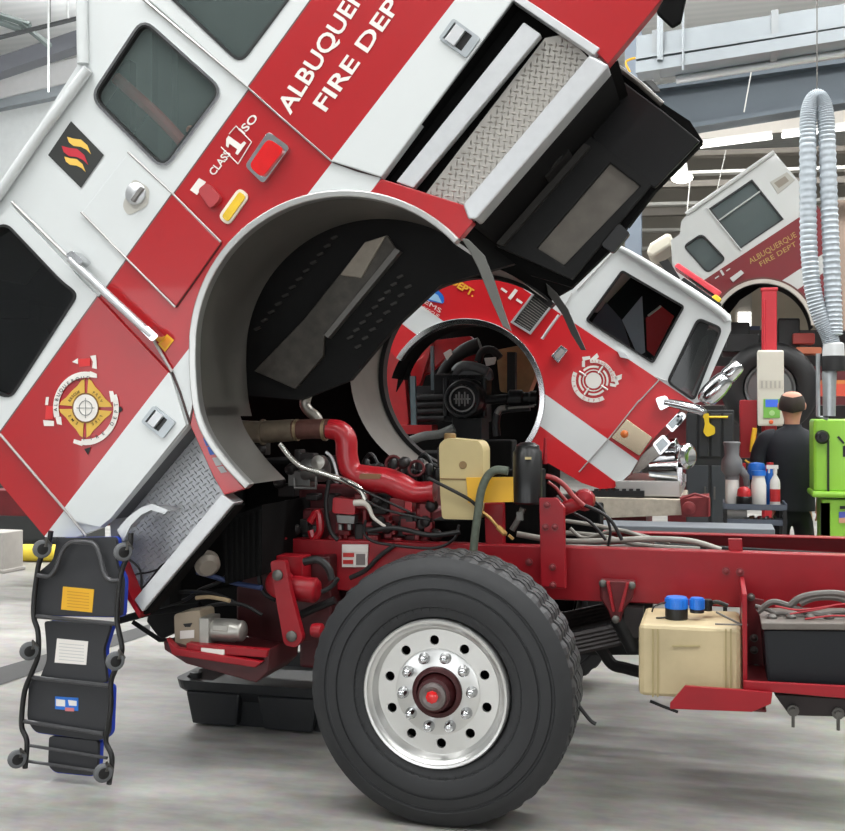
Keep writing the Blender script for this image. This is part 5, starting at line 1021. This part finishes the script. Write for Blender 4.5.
# --- oil drain pan
pan0 = QF(248, 728)
OP = thing('drain_pan', 'black plastic oil drain pan on the floor under the front of the truck', 'drain pan', (pan0.x, pan0.y + .35, 0))
ptop = []; Vp = pan0.y
xa = Q(178, 690, Vp).x; xb = Q(352, 690, Vp).x; zt_ = Q(250, 682, Vp).z
def ring(x0, x1, y0, y1, z, r=.09, n=6):
    out = []
    for cx_, cy_, a0 in ((x1 - r, y1 - r, 0), (x0 + r, y1 - r, 90), (x0 + r, y0 + r, 180), (x1 - r, y0 + r, 270)):
        for i in range(n + 1):
            a = math.radians(a0 + 90 * i / n); out.append(Vector((cx_ + r * math.cos(a), cy_ + r * math.sin(a), z)))
    return out
m = M(); L = [ring(xa + .09, xb - .09, Vp + .03, Vp + .72, 0), ring(xa + .06, xb - .06, Vp + .01, Vp + .74, zt_ * .55), ring(xa + .0, xb, Vp - .05, Vp + .8, zt_ * .8), ring(xa - .01, xb + .01, Vp - .06, Vp + .81, zt_), ring(xa + .03, xb - .03, Vp - .02, Vp + .77, zt_), ring(xa + .08, xb - .08, Vp + .03, Vp + .72, zt_ * .7)]
k = len(L[0]); vs = [p for l in L for p in l]; m.add(vs, [(i * k + j, i * k + (j + 1) % k, (i + 1) * k + (j + 1) % k, (i + 1) * k + j) for i in range(len(L) - 1) for j in range(k)], 0, False); m.add(L[0], [tuple(range(k))]); m.add(L[-1], [tuple(range(k))])
panm = pm('drain_pan_plastic', (36, 38, 40), .4, 0, .05, .1, 8)
obj('pan_body', m, panm, OP)
m = M()
for x0, x1 in ((.10, .36), (.52, .80)): m.prism3([[Vector((xa + x0, Vp - .03, .01)), Vector((xa + x1, Vp - .03, .01)), Vector((xa + x1 + .03, Vp - .05, zt_ * .76)), Vector((xa + x0 - .03, Vp - .05, zt_ * .76))]], Vector((0, .07, 0)))
obj('pan_rib', m, panm, OP, .012)
m = M(); m.lathe([(.035, 0), (.035, .03), (.02, .035), (0, .035)], (xa + .1, Vp + .02, zt_), (0, 0, 1), 14); obj('drain_plug', m, black, OP)
# --- left background
p = QF(24, 561)
m = M(); a = QF(9, 561); b_ = QF(60, 561); m.tube([a + Vector((0, 0, .1)), b_ + Vector((.3, 0, .1))], .1, 18); m.tube([a + Vector((-.02, 0, .1)), a + Vector((.03, 0, .1))], .104, 18, 1); obj('bollard_sleeve', m, [pm('safety_yellow', (222, 196, 60), .5), wht], label='yellow round sleeve lying on the floor behind the creeper', cat='sleeve', base=tuple(a))
m = M(); p = QF(-2, 573); m.box((p.x - .08, p.y + .15, .22), (.34, .34, .44)); m.box((p.x - .08, p.y + .15, .02), (.38, .38, .04)); obj('concrete_pedestal', m, pm('pale_concrete_block', (168, 164, 158), .8, 0, 0, .1, 10), label='pale grey concrete block at the left edge of the floor', cat='block', base=(p.x, p.y, 0), bev=.01)
p = QF(20, 548); t = thing('storage_cabinet', 'dark low cabinet far behind the truck front at left', 'cabinet', tuple(p))
m = M(); m.box((p.x - .6, p.y + .5, .45), (2.6, .8, .84)); obj('cabinet_body', m, pm('dark_olive_cabinet', (58, 60, 58), .6), t, .02)
m = M(); m.box((p.x - .6, p.y + .06, .45), (2.2, .03, .7)); obj('door', m, pm('dark_cabinet_door', (44, 46, 46), .5), t)
m = M(); m.box((p.x - .6, p.y + .5, .015), (2.5, .7, .03)); obj('plinth', m, black, t)
p = QF(6, 566); m = M(); m.lathe([(.12, 0), (.14, .02), (.14, .3), (.12, .34), (0, .34)], (p.x - .35, p.y + 1.2, 0), (0, 0, 1), 18); m.lathe([(.13, .34), (.13, .36), (0, .37)], (p.x - .35, p.y + 1.2, 0), (0, 0, 1), 18)
# --- mobile lift column
VL = 8.6
LC = thing('lift_column', 'red mobile lift column with a pale control box and screen', 'lift column', (Q(770, 500, VL).x, VL, 0))
m = M(); c_ = Q(769.5, 320, VL); zt3 = Q(769, 290, VL).z
m.box((c_.x, VL + .1, (zt3 + .1) / 2), (.16, .16, zt3 - .1)); m.box((c_.x, VL + .1, zt3 + .01), (.18, .18, .04)); m.box((c_.x - .05, VL + .02, zt3 / 2), (.02, .06, zt3 - .2)); obj('mast', m, pm('lift_red', (178, 34, 46), .4, 0, .2, .08, 5), LC, .01)
m = M(); a = [Q(757.5, 350, VL - .15), Q(784, 350, VL - .15), Q(784, 378, VL - .15), Q(784, 426, VL - .15), Q(758, 426, VL - .15)]; m.prism3([a], Vector((0, .2, 0))); cb = obj('control_box', m, pm('ivory_box', (206, 202, 190), .45, 0, .1, .04, 5), LC, .02)
m = M(); m.bpx(763.5, 399, 780, 418, VL - .165, VL - .15, 0); m.bpx(765.5, 399.5, 778, 407, VL - .17, VL - .163, 1); m.lathe([(.03, 0), (.03, .01), (0, .01)], Q(772, 413, VL - .165), (0, -1, 0), 14, 2); m.bpx(758.5, 380, 783, 389, VL - .153, VL - .15, 3)
for k in range(5): m.bpx(761 + k * 4.4, 381, 763 + k * 4.4, 388, VL - .156, VL - .152, 4)
obj('control_panel', m, [pm('panel_green', (120, 180, 80), .5), pm('screen_blue', (52, 90, 190), .3, 0, 0, .1, 20, 0, .5), pm('green_disc', (170, 206, 140), .5), pm('ivory_vent', (196, 192, 180), .5), pm('vent_shadow', (170, 166, 156), .5)], LC)
m = M(); m.lathe([(.025, 0), (.025, .02), (.014, .03), (0, .03)], Q(771, 422, VL - .15), (0, -1, 0), 12); obj('stop_button', m, pm('stop_red', (206, 90, 40), .4), LC)
m = M(); xx = Q(748, 430, VL).x; a = [Q(740, 400, VL), Q(757, 400, VL), Q(757, 458, VL), Q(740, 458, VL)]; m.prism3([a], Vector((0, .4, 0))); m.box((c_.x, VL + .25, .12), (.6, .5, .2)); m.box((c_.x - .24, VL - .1, .12), (.14, 1.0, .2)); m.box((c_.x + .3, VL - .1, .12), (.14, 1.0, .2)); obj('lift_carriage', m, pm('deep_lift_red', (150, 18, 30), .4, 0, .2, .1, 5), LC, .01)
for x in (-.24, .3):
    m = M(); m.lathe([(.08, -.03), (.09, -.02), (.09, .02), (.08, .03)], (c_.x + x, VL - .69, .09), (1, 0, 0), 16); obj('caster', m, black, LC)
m = M(); m.tpx([(755, 428), (753, 440), (752, 452)], VL - .12, 2.4, 8, 0, 2); m.tpx([(760, 440), (757, 454), (750, 462), (745, 460)], VL - .1, 1.0, 6); obj('charge_cable', m, yellow, LC)
# --- black tool cabinet, hook
VTc = 8.25
TC = thing('tool_cabinet', 'tall black ribbed tool cabinet behind the chrome mirror', 'cabinet', (Q(712, 500, VTc).x, VTc, 0))
xa, xb = Q(686, 450, VTc).x, Q(734, 450, VTc).x; zt4 = Q(710, 410, VTc).z; zm = Q(710, 460, VTc).z; xm = (xa + xb) / 2; wd = xb - xa
tcm = pm('tool_cabinet_black', (34, 36, 38), .45, 0, .1, .15, 8)
m = M(); m.box((xm, VTc + .3, zt4 / 2 + .05), (wd, .6, zt4 - .1)); obj('cabinet_body', m, tcm, TC, .01)
m = M()
for k in range(4): m.box((xm - wd * .375 + k * wd * .25, VTc - .012, (zt4 + zm) / 2), (wd * .2, .025, (zt4 - zm) * .86))
obj('upper_door', m, pm('ribbed_black_door', (44, 46, 48), .4), TC, .006)
m = M()
for k in range(2): m.box((xm - wd * .25 + k * wd * .5, VTc - .012, zm * .55), (wd * .44, .025, zm * .8))
obj('lower_door', m, pm('slate_door', (56, 60, 64), .45), TC, .006)
for k in range(2):
    m = M(); m.box((xm - .05 + k * .1, VTc - .035, zm * .7), (.02, .03, .14)); obj('handle', m, greymetal, TC)
m = M(); m.box((xm, VTc + .3, .05), (wd * .9, .5, .1)); obj('plinth', m, black, TC)
m = M(); m.tpx([(703, 417), (728, 417)], VTc - .04, 1.2, 6, 0, 1); m.prism(rnd([(703, 414), (709, 413), (709, 423), (715, 427), (715, 434), (707, 437), (703, 432), (705, 424)], 2), VTc - .08, VTc - .03, 0); obj('chain_hook', m, pm('hook_yellow', (222, 188, 40), .45), label='yellow hook with a bar hanging on the black tool cabinet', cat='hook', base=tuple(Q(708, 425, VTc - .04)))
# --- service cart with bottles
VSc = 4.7
CT = thing('service_cart', 'blue-grey two tray service cart in front of the mechanic', 'cart', (Q(755, 520, VSc).x, VSc + .2, 0))
xa, xb = Q(724, 510, VSc).x, Q(786, 510, VSc).x; xm = (xa + xb) / 2; z1 = Q(755, 507, VSc).z; z2 = Q(755, 522, VSc).z
ctm = pm('cart_blue_grey', (88, 96, 108), .45, .1, 0, .1, 8)
for nm, z in (('top_tray', z1), ('lower_tray', z2), ('bottom_tray', .25)):
    m = M(); m.box((xm, VSc + .2, z - .012), (xb - xa, .44, .024))
    for s in (-1, 1): m.box((xm + s * (xb - xa) / 2, VSc + .2, z + .006), (.015, .44, .045))
    m.box((xm, VSc - .02, z + .002), (xb - xa, .015, .04)); obj(nm, m, ctm, CT)
for sx in (-1, 1):
    for sy in (-.02, .42):
        m = M(); m.box((xm + sx * (xb - xa) * .48, VSc + sy, z1 / 2 + .04), (.03, .03, z1 - .12)); lg = obj('leg', m, black, CT)
        m = M(); m.lathe([(.04, -.015), (.05, -.01), (.05, .01), (.04, .015)], (xm + sx * (xb - xa) * .48, VSc + sy, .05), (1, 0, 0), 14); obj('caster', m, rubber_s, lg)
def bottle(px, V, z, r, h, mat, capm, label, name='bottle', neck=.4, trig=False, group=None, band=None):
    p = Q(px, 500, V); p.z = z; t = thing(name, label, 'bottle' if name != 'spray_can' else 'can', tuple(p), group)
    m = M(); m.lathe([(r * .9, 0), (r, .01), (r, h * .6), (r * .9, h * .68), (r * neck, h * .82), (r * neck, h * .88)], p, (0, 0, 1), 18); obj('bottle_body', m, mat, t)
    m = M(); m.lathe([(r * neck * 1.2, h * .86), (r * neck * 1.2, h), (0, h)], p, (0, 0, 1), 14)
    if trig: m.box(p + Vector((-.02, 0, h * 1.03)), (.09, .025, .03)); m.box(p + Vector((-.045, 0, h * .95)), (.012, .015, .05))
    obj('bottle_cap', m, capm, t)
    if band:
        m = M(); m.lathe([(r * 1.01, h * .12), (r * 1.01, h * .45)], p, (0, 0, 1), 18); obj('bottle_label', m, band, t)
    return t
whp = pm('white_bottle_plastic', (224, 222, 216), .4); rdp = pm('red_cap_plastic', (190, 36, 42), .4, 0, .2); gyp = pm('grey_bottle_plastic', (112, 112, 114), .5)
zq = z1 + .002
bottle(775, VSc + .12, zq, .04, .3, whp, whp, 'white trigger spray bottle with a red label on the service cart', 'spray_bottle', .35, True, None, rdp)
bottle(758.5, VSc + .1, zq, .06, .28, whp, blueink, 'stout white jug with blue top on the service cart', 'jug', .8)
m = M(); p = Q(757, 476, VSc + .2); p.z = z1 + .33
t = thing('wipe_tub', 'bright blue tub with a white rim among the cart bottles', 'tub', (p.x, p.y, z1))
m = M(); m.lathe([(.05, 0), (.055, .02), (.055, .2), (.05, .2)], (p.x + .0, p.y + .1, zq), (0, 0, 1), 18); obj('tub_body', m, black, t)
m = M(); m.lathe([(.06, .2), (.072, .22), (.072, .3), (.06, .33), (0, .34)], (p.x + .0, p.y + .1, zq), (0, 0, 1), 18); obj('tub_lid', m, blueink, t)
bottle(770, VSc + .24, zq, .045, .34, blueink, rdp, 'blue bottle with a red cap at the back of the cart', 'bottle', .5)
p = Q(744, 500, VSc + .07); t = thing('spray_can', 'short black can with a red lid on the left of the cart', 'can', (p.x, p.y, z1))
m = M(); m.lathe([(.055, 0), (.06, .01), (.06, .07), (.05, .08)], (p.x, p.y, zq), (0, 0, 1), 18); obj('can_body', m, black, t)
m = M(); m.lathe([(.052, .07), (.056, .09), (.05, .13), (.03, .15), (0, .155)], (p.x, p.y, zq), (0, 0, 1), 18); obj('can_lid', m, rdp, t)
bottle(743, VSc + .33, zq, .03, .33, pm('maroon_bottle', (110, 40, 48), .4), rdp, 'slim maroon bottle standing behind the short black can', 'bottle', .6)
p = Q(737, 500, VSc + .18); t = thing('funnel', 'grey plastic funnel pitcher on the white canister of the cart', 'funnel', (p.x, p.y, z1 + .12))
zf2 = zq + .002
cn = thing('canister', 'white cylindrical canister under the grey funnel on the cart', 'canister', (p.x - .03, p.y, z1))
m = M(); m.lathe([(.05, 0), (.052, .01), (.052, .2), (.045, .21), (0, .21)], (p.x - .04, p.y, zf2), (0, 0, 1), 18); obj('canister_body', m, whp, cn)
m = M(); m.lathe([(.054, .2), (.054, .225), (0, .225)], (p.x - .04, p.y, zf2), (0, 0, 1), 18); obj('canister_lid', m, gyp, cn)
m = M(); b0 = Vector((p.x - .04, p.y, zf2 + .226)); m.lathe([(.05, 0), (.085, .05), (.08, .13), (.055, .17), (.06, .24), (.07, .27), (.06, .28), (0, .28)], b0, (0, 0, 1), 20); obj('funnel_bowl', m, gyp, t)
m = M(); m.tube([b0 + Vector((.06, 0, .06)), b0 + Vector((.11, 0, .0)), b0 + Vector((.115, 0, -.08))], [.04, .03, .02], 10); obj('funnel_spout', m, gyp, t)
p = Q(716, 514, VSc + .15)
for i, (px, py, r, h, mt, lb) in enumerate(((721, 514, .05, .13, whp, 'white paper cup lying on the lower tray of the cart'),)):
    m = M(); c0 = Q(747, 517, VSc + .1); c0.z = z2 + .056; m.lathe([(.035, 0), (.05, .16), (.046, .16), (.03, .01), (0, .01)], c0, (-1, .1, 0), 18); obj('paper_cup', m, mt, label=lb, cat='cup', base=tuple(c0))
random.seed(5)
for k, (px, mt, lb) in enumerate(((750, pm('tan_tool_grip', (170, 140, 90), .5), 'tan handled tool lying on the lower cart tray'), (758, rdp, 'red handled tool lying on the lower cart tray'), (766, chrome, 'bare metal wrench lying on the lower cart tray'), (774, pm('green_tool_grip', (90, 130, 90), .5), 'green handled tool lying on the lower cart tray'))):
    c0 = Q(px, 520, VSc + .22); c0.z = z2 + .016; t = thing('hand_tool', lb, 'tool', tuple(c0), 'hand tools on the cart')
    a = 1.25 + k * .06; d = Vector((math.cos(a), math.sin(a), 0)); m = M(); m.tube([c0, c0 + d * .05, c0 + d * .09], [.011, .013, .01], 10); obj('tool_grip', m, mt, t)
    m = M(); m.tube([c0 - d * .09, c0], .006, 8); m.lathe([(.014, -.008), (.016, 0), (.014, .008)], c0 - d * .1, (0, 0, 1), 8); obj('tool_shaft', m, chrome, t)
# --- workbench between the rails of view, grey top
VW = 3.6
WB = thing('workbench', 'low grey topped bench standing behind the truck frame rails', 'workbench', (Q(680, 530, VW).x, VW + .3, 0))
xa, xb = Q(585, 526, VW).x, Q(775, 526, VW).x; zw = Q(680, 527, VW).z; xm = (xa + xb) / 2
m = M(); m.box((xm, VW + .2, zw - .02), (xb - xa, .4, .04)); obj('bench_top', m, pm('slate_bench_top', (112, 118, 124), .5, 0, 0, .1, 8), WB, .006)
for sx in (-1, 1):
    for sy in (.04, .36):
        m = M(); m.box((xm + sx * (xb - xa) * .46, VW + sy, (zw - .04) / 2), (.05, .05, zw - .04)); obj('leg', m, greymetal, WB)
# --- exhaust hose hanging from the roof in a long loop
VH = 4.5
EH = thing('exhaust_hose', 'long grey ribbed exhaust hose hanging in a loop from the roof', 'hose', tuple(Q(828, 420, VH)))
path = smooth_path([Q(x, y, VH) for x, y in ((833, 350), (829, 335), (821, 318), (813, 290), (809, 250), (808, 200), (808, 140), (809, 112), (814, 99), (820, 99), (825, 112), (827, 140), (829, 200), (831, 250), (833, 300), (834, 335))], 26)
m = M(); r0 = 8.2 * mpp(820, VH); m.tube(path, [r0 * (1 + .07 * math.cos(i * 2.1)) for i in range(len(path))], 14); obj('hose_tube', m, pm('grey_ribbed_hose', (164, 172, 178), .45, .15, 0, .08, 30), EH)
m = M(); m.tpx([(817, 94), (817, -30)], VH, .7, 6, 0, 1); m.tpx([(811, 100), (817, 93), (823, 100)], VH, 1.6, 6, 0, 1); obj('hanger_wire', m, greymetal, EH)
p = Q(833.5, 356, VH); q = Q(833.5, 344, VH)
m = M(); m.lathe([(.06, .1), (.075, .09), (.08, .02), (.08, 0)], p, (0, 0, 1), 20); obj('hose_collar', m, pm('pale_collar', (206, 208, 208), .4, .2), EH)
m = M(); zz = (Q(833, 356, VH).z - Q(833, 371, VH).z); m.lathe([(.083, 0), (.085, -.01), (.085, -zz), (.07, -zz)], p, (0, 0, 1), 20); obj('rubber_cuff', m, rubber_s, EH)
m = M(); z5 = Q(833, 416, VH).z; m.lathe([(.05, -zz), (.055, -zz - .02), (.05, -zz - .1), (.045, z5 - p.z)], p + Vector((-.03, 0, 0)), (0, 0, 1), 18); m.tube([p + Vector((-.11, 0, .02)), p + Vector((-.11, 0, z5 - p.z)), p + Vector((-.04, 0, z5 - p.z - .02))], .016, 8); obj('exhaust_nozzle', m, pm('zinc_nozzle', (176, 182, 184), .35, .6, 0, .2, 20), EH)
# --- lime green machine at the right edge
VG = 4.75
GM = thing('parts_washer', 'lime green parts washer cabinet at the right edge beside the mechanic', 'parts washer', (Q(840, 540, VG).x + .2, VG + .3, 0))
lime = pm('lime_green_paint', (140, 196, 56), .4, 0, .2, .05, 4)
xg = Q(813.5, 470, VG).x; zg = Q(830, 419, VG).z; zgm = Q(830, 497, VG).z; W_ = .95
m = M(); a = [Vector((xg, VG, zgm + .04)), Vector((xg + W_, VG, zgm + .04)), Vector((xg + W_, VG, zg)), Vector((xg, VG, zg))]; m.prism3([a], Vector((0, .42, 0))); m.box((xg + W_ / 2, VG + .22, zgm + .02), (W_ + .03, .5, .05)); obj('lid', m, lime, GM, .02)
m = M(); m.box((xg + W_ / 2 + .04, VG + .22, zgm / 2 + .04), (W_ - .04, .42, zgm - .12)); obj('lower_cabinet', m, lime, GM, .01)
m = M(); m.bpx(820.5, 503, 830, 540, VG + .0, VG + .01, 0); m.bpx(821, 503, 830, 620, VG + .0, VG + .01, 0); obj('grille', m, black, GM)
m = M(); m.bpx(827.3, 440, 829.4, 496, VG - .012, VG, 0); obj('lid_slot', m, pm('green_black_slot', (24, 34, 18), .5), GM)
m = M(); m.lathe([(.05, 0), (.055, .02), (.04, .05), (0, .05)], Q(822, 437, VG), (0, -1, 0), 18); m.lathe([(.018, .05), (.018, .09), (0, .09)], Q(822, 437, VG), (0, -1, 0), 12); obj('pressure_knob', m, black, GM)
m = M(); m.prism([(843, 446), (852, 444), (852, 456), (843, 457)], VG - .006, VG, 0); m.prism([(837, 437), (839, 436), (845, 443), (843, 444)], VG - .006, VG, 0); m.prism([(840, 506), (856, 506), (856, 509), (840, 509)], VG + .0, VG + .012, 0); m.prism([(839, 512), (856, 511), (856, 517), (839, 518)], VG + .0, VG + .012, 1); m.prism([(839, 518), (856, 517), (856, 523), (839, 523)], VG + .0, VG + .012, 2); obj('sticker', m, [blk, pm('blue_violet_label', (72, 84, 170)), pm('peach_label', (200, 150, 120))], GM)
for sx in (.08, W_ - .08):
    m = M(); m.box((xg + sx, VG + .22, .05), (.08, .36, .1)); obj('foot', m, black, GM)
# --- shelf goods behind
p = Q(836, 392, 8); t = thing('parts_rack', 'dim steel rack with a red and orange shelf front behind the exhaust hose', 'rack', (p.x + .2, 8, 0))
m = M(); m.bpx(822, 384, 890, 396, 8, 8.4, 0); m.bpx(822, 380, 890, 384, 8, 8.4, 1); obj('shelf_front', m, [pm('coral_red_shelf', (206, 76, 56), .5), pm('orange_shelf', (206, 120, 60), .5)], t)
m = M(); m.box((p.x + .1, 8.3, .8), (.06, .06, 1.6)); m.box((p.x + .8, 8.3, .8), (.06, .06, 1.6)); m.bpx(822, 430, 890, 436, 8, 8.4, 0); obj('rack_post', m, dark, t)
# --- the mechanic
VP = 5.46
def person():
    base = Q(792, 500, VP); X, Y = base.x, VP
    t = thing('person', 'man with thinning dark hair, black shirt and trousers, back turned, reaching over the cart', 'person', (X, Y, 0))
    def skin(name, nodes, edges, mat, parent, sub=2):
        me = bpy.data.meshes.new(name); b = Vector((X, Y, 0))
        me.from_pydata([tuple(Vector(p) ) for p, r in nodes], edges, []); o = bpy.data.objects.new(name, me); COL.objects.link(o)
        md = o.modifiers.new('skin', 'SKIN'); md.use_smooth_shade = True; md.branch_smoothing = .6
        for i, (p, r) in enumerate(nodes): me.skin_vertices[0].data[i].radius = r if isinstance(r, tuple) else (r, r)
        me.skin_vertices[0].data[0].use_root = True
        sd_ = o.modifiers.new('sub', 'SUBSURF'); sd_.levels = sub; sd_.render_levels = sub
        dg = bpy.context.evaluated_depsgraph_get(); ev = o.evaluated_get(dg); m2 = bpy.data.meshes.new_from_object(ev); bpy.data.objects.remove(o)
        m2.materials.clear(); m2.materials.append(mat)
        for p in m2.polygons: p.use_smooth = True
        o = bpy.data.objects.new(name, m2); COL.objects.link(o); o.parent = parent; BASE[o.name] = b; return o
    skn = pm('skin', (196, 140, 116), .5, 0, 0, .06, 12)
    S = 1.06
    def v(x, y, z): return (x * S, -y * S, z * S)
    # body: pelvis, spine, neck, head, arms (left one reaching forward to the cart), hands with fingers, legs
    N = [(v(0, 0, .95), .1), (v(0, .0, 1.15), .095), (v(0, .01, 1.36), .1), (v(0, .0, 1.48), .06), (v(0, .0, 1.55), .062), (v(.0, -.005, 1.62), .085), (v(0, -.01, 1.70), .108), (v(0, -.005, 1.755), .1), (v(0, .0, 1.80), .06)]
    E = [(i, i + 1) for i in range(8)]
    def chain(pts, frm):
        k = len(N)
        for i, (p, r) in enumerate(pts):
            N.append((v(*p), r)); E.append((frm if i == 0 else k + i - 1, k + i))
        return len(N) - 1
    la = chain([((-.16, .0, 1.41), .05), ((-.225, -.0, 1.3), .052), ((-.262, .02, 1.17), .044), ((-.258, -.08, 1.09), .042), ((-.25, -.2, 1.02), .03), ((-.245, -.27, 1.0), (.038, .022))], 2)
    for dx, l, in ((-.028, .055), (-.01, .065), (.01, .06), (.026, .05)): chain([((-.243 + dx, -.31, .995), .0095), ((-.241 + dx, -.31 - l * .5, .975), .009), ((-.239 + dx, -.31 - l * .75, .95), .007)], la)
    chain([((-.21, -.265, .995), .011), ((-.19, -.29, .98), .009)], la)
    ra = chain([((.16, .0, 1.41), .05), ((.215, .0, 1.3), .052), ((.24, -.0, 1.15), .044), ((.23, -.06, 1.02), .036), ((.21, -.12, .9), .028), ((.205, -.14, .85), (.022, .038))], 2)
    for dy, l in ((-.026, .05), (-.008, .06), (.01, .058), (.026, .045)): chain([((.204, -.145 + dy, .8), .0095), ((.198, -.148 + dy, .8 - l * .5), .009), ((.188, -.15 + dy, .8 - l * .8), .007)], ra)
    chain([((.2, -.185, .84), .011), ((.195, -.2, .81), .009)], ra)
    for s in (-1, 1):
        chain([((s * .09, .0, .86), .095), ((s * .1, .0, .5), .06), ((s * .105, .03, .28), .055), ((s * .105, .03, .09), .04), ((s * .11, -.04, .045), (.045, .035)), ((s * .115, -.15, .035), (.045, .025))], 0)
    skin('body', N, E, skn, t)
    cl = pm('navy_black_cloth', (24, 26, 34), .8, 0, 0, .2, 14)
    m = M(); rings = [(.85, .178, .135, 0), (.90, .176, .13, 0), (1.0, .172, .12, 0), (1.12, .178, .122, 0), (1.25, .198, .13, .005), (1.36, .21, .128, .01), (1.43, .2, .11, .01), (1.475, .15, .09, .005), (1.51, .078, .072, .005), (1.535, .07, .068, .005)]
    K = 24; vs = []
    for z, rx, ry, cy in rings:
        for j in range(K):
            a = 2 * math.pi * j / K; c_, s_ = math.cos(a), math.sin(a)
            vs.append(Vector((X + S * rx * math.copysign(abs(c_) ** .8, c_), Y + S * (-cy + ry * math.copysign(abs(s_) ** .8, s_)), S * z)))
    m.add(vs, [(i * K + j, i * K + (j + 1) % K, (i + 1) * K + (j + 1) % K, (i + 1) * K + j) for i in range(len(rings) - 1) for j in range(K)], 0, True)
    o3 = Vector((X, Y, 0))
    for sg, pts in ((-1, ((.12, .01, 1.43), (.18, .005, 1.41), (.23, 0, 1.33), (.252, .005, 1.27), (.262, .012, 1.22))), (1, ((.12, .01, 1.43), (.175, .005, 1.415), (.215, 0, 1.34), (.235, 0, 1.24), (.243, -.005, 1.13)))):
        m.tube(smooth_path([o3 + Vector((sg * x, -y, z)) * S for x, y, z in pts], 4), [c.x for c in smooth_path([(r * S, 0, 0) for r in (.07, .083, .078, .07, .068)], 4)], 14)
    obj('shirt', m, cl, t)
    NT = [(v(0, 0, .97), .14), (v(0, 0, .88), .14)]; ET = [(0, 1)]
    for s in (-1, 1):
        k = len(NT); NT += [(v(s * .095, 0, .76), .1), (v(s * .1, 0, .5), .078), (v(s * .105, .02, .28), .07), (v(s * .105, .02, .07), .066)]; ET += [(1, k), (k, k + 1), (k + 1, k + 2), (k + 2, k + 3)]
    skin('trousers', NT, ET, pm('black_trousers_cloth', (22, 23, 28), .85, 0, 0, .2, 14), t)
    for s in (-1, 1): skin('boot', [(v(s * .105, .03, .1), .06), (v(s * .11, -.02, .05), (.055, .05)), (v(s * .115, -.15, .042), (.052, .04))], [(0, 1), (1, 2)], black, t, 1)
    m = M(); hd = Vector((X, Y + .01 * S, 1.69 * S))
    # hair round the back and sides, leaving the bald crown
    vs = []; fs = []; nA, nB = 22, 8
    for i in range(nB + 1):
        i_ = i / nB
        for j in range(nA + 1):
            q_ = abs(2 * j / nA - 1); th = math.radians((64 - 22 * q_ + 18 * max(0, q_ - .7)) * (1 - i_) + (122 - 22 * q_) * i_)
            ph = math.radians(-165 + 330 * j / nA) - math.pi / 2 + math.pi
            ph = math.radians(270 - 140 + 280 * j / nA)
            vs.append(hd + Vector((math.sin(th) * math.cos(ph) * .101, math.sin(th) * math.sin(ph) * .112, math.cos(th) * .125 + .0)) * S)
    for i in range(nB):
        for j in range(nA): fs.append((i * (nA + 1) + j, i * (nA + 1) + j + 1, (i + 1) * (nA + 1) + j + 1, (i + 1) * (nA + 1) + j))
    m.add(vs, fs, 0, True); obj('hair', m, pm('dark_brown_hair', (48, 38, 34), .8, 0, 0, .3, 60), t)
    for s in (-1, 1):
        m = M(); m.ball(hd + Vector((s * .098, .01, -.01)) * S, .03, 0, 12, (.45, .7, 1.1)); obj('ear', m, skn, t)
    m = M(); f = hd + Vector((0, .088, 0)) * S
    m.ball(f + Vector((0, .008, -.015)), .02, 0, 10, (.8, 1.2, 1.3)); m.ball(f + Vector((0, -.004, -.062)), .024, 1, 10, (1, .5, .3))
    for s in (-1, 1): m.ball(f + Vector((s * .032, -.008, .012)), .012, 2, 10, (1, .7, .7)); m.ball(f + Vector((s * .032, .001, .012)), .006, 3, 8)
    obj('face_features', m, [skn, pm('lips', (170, 96, 90), .5), wht, blk], t)
    return t
person()
# ================================================================== light
w = bpy.data.worlds.new('world'); scene.world = w; w.use_nodes = True; nt = w.node_tree; bg = nt.nodes['Background']
tc = nt.nodes.new('ShaderNodeTexCoord'); sp = nt.nodes.new('ShaderNodeSeparateXYZ'); cr = nt.nodes.new('ShaderNodeValToRGB')
cr.color_ramp.elements[0].position = .45; cr.color_ramp.elements[0].color = (.35, .35, .35, 1); cr.color_ramp.elements[1].position = .6; cr.color_ramp.elements[1].color = (1, 1.02, 1.05, 1)
mr = nt.nodes.new('ShaderNodeMapRange'); mr.inputs[1].default_value = -1; mr.inputs[2].default_value = 1
nt.links.new(tc.outputs['Generated'], sp.inputs[0]); nt.links.new(sp.outputs['Z'], mr.inputs[0]); nt.links.new(mr.outputs[0], cr.inputs[0]); nt.links.new(cr.outputs[0], bg.inputs['Color'])
bg.inputs['Strength'].default_value = .5
def area(name, loc, size, power, rot=(0, 0, 0), col=(1, .98, .95)):
    l = bpy.data.lights.new(name, 'AREA'); l.shape = 'RECTANGLE'; l.size, l.size_y = size; l.energy = power; l.color = col
    o = bpy.data.objects.new(name, l); COL.objects.link(o); o.location = loc; o.rotation_euler = rot; return o
for x in (-6.5, -1.5, 3.5, 8.5):
    for y, p in ((-6.5, 130), (-2.0, 190), (2.6, 290), (8.5, 330), (17, 400)):
        area('roof_light', (x, y, 8.4), (3.0, .5), p, (0, 0, 0), (1, 1, .99))
for x in (-9.75, -1.75, 6.25): area('doorway_daylight', (x, Y0 + .25, 2.25), (4.3, 4.2), 210, (math.radians(90), 0, 0), (.95, .98, 1))
for x, y in ((-9, 4), (-2, 12), (6, 4), (8, 14), (-10, 14), (-3, -6)): area('ceiling_fill', (x, y, 8.6), (2.5, 2.5), 450, (math.radians(180), 0, 0), (1, 1, 1))  # upward fill lamps added to brighten the ceiling, no fixtures behind them
area('wall_fill', (-9, 9, 6.5), (5, .6), 260, (math.radians(55), 0, math.radians(10)), (1, 1, 1))  # extra fill lamp added to brighten the back left
scene.view_settings.view_transform = 'Standard'; scene.view_settings.look = 'None'; scene.view_settings.exposure = 0.0
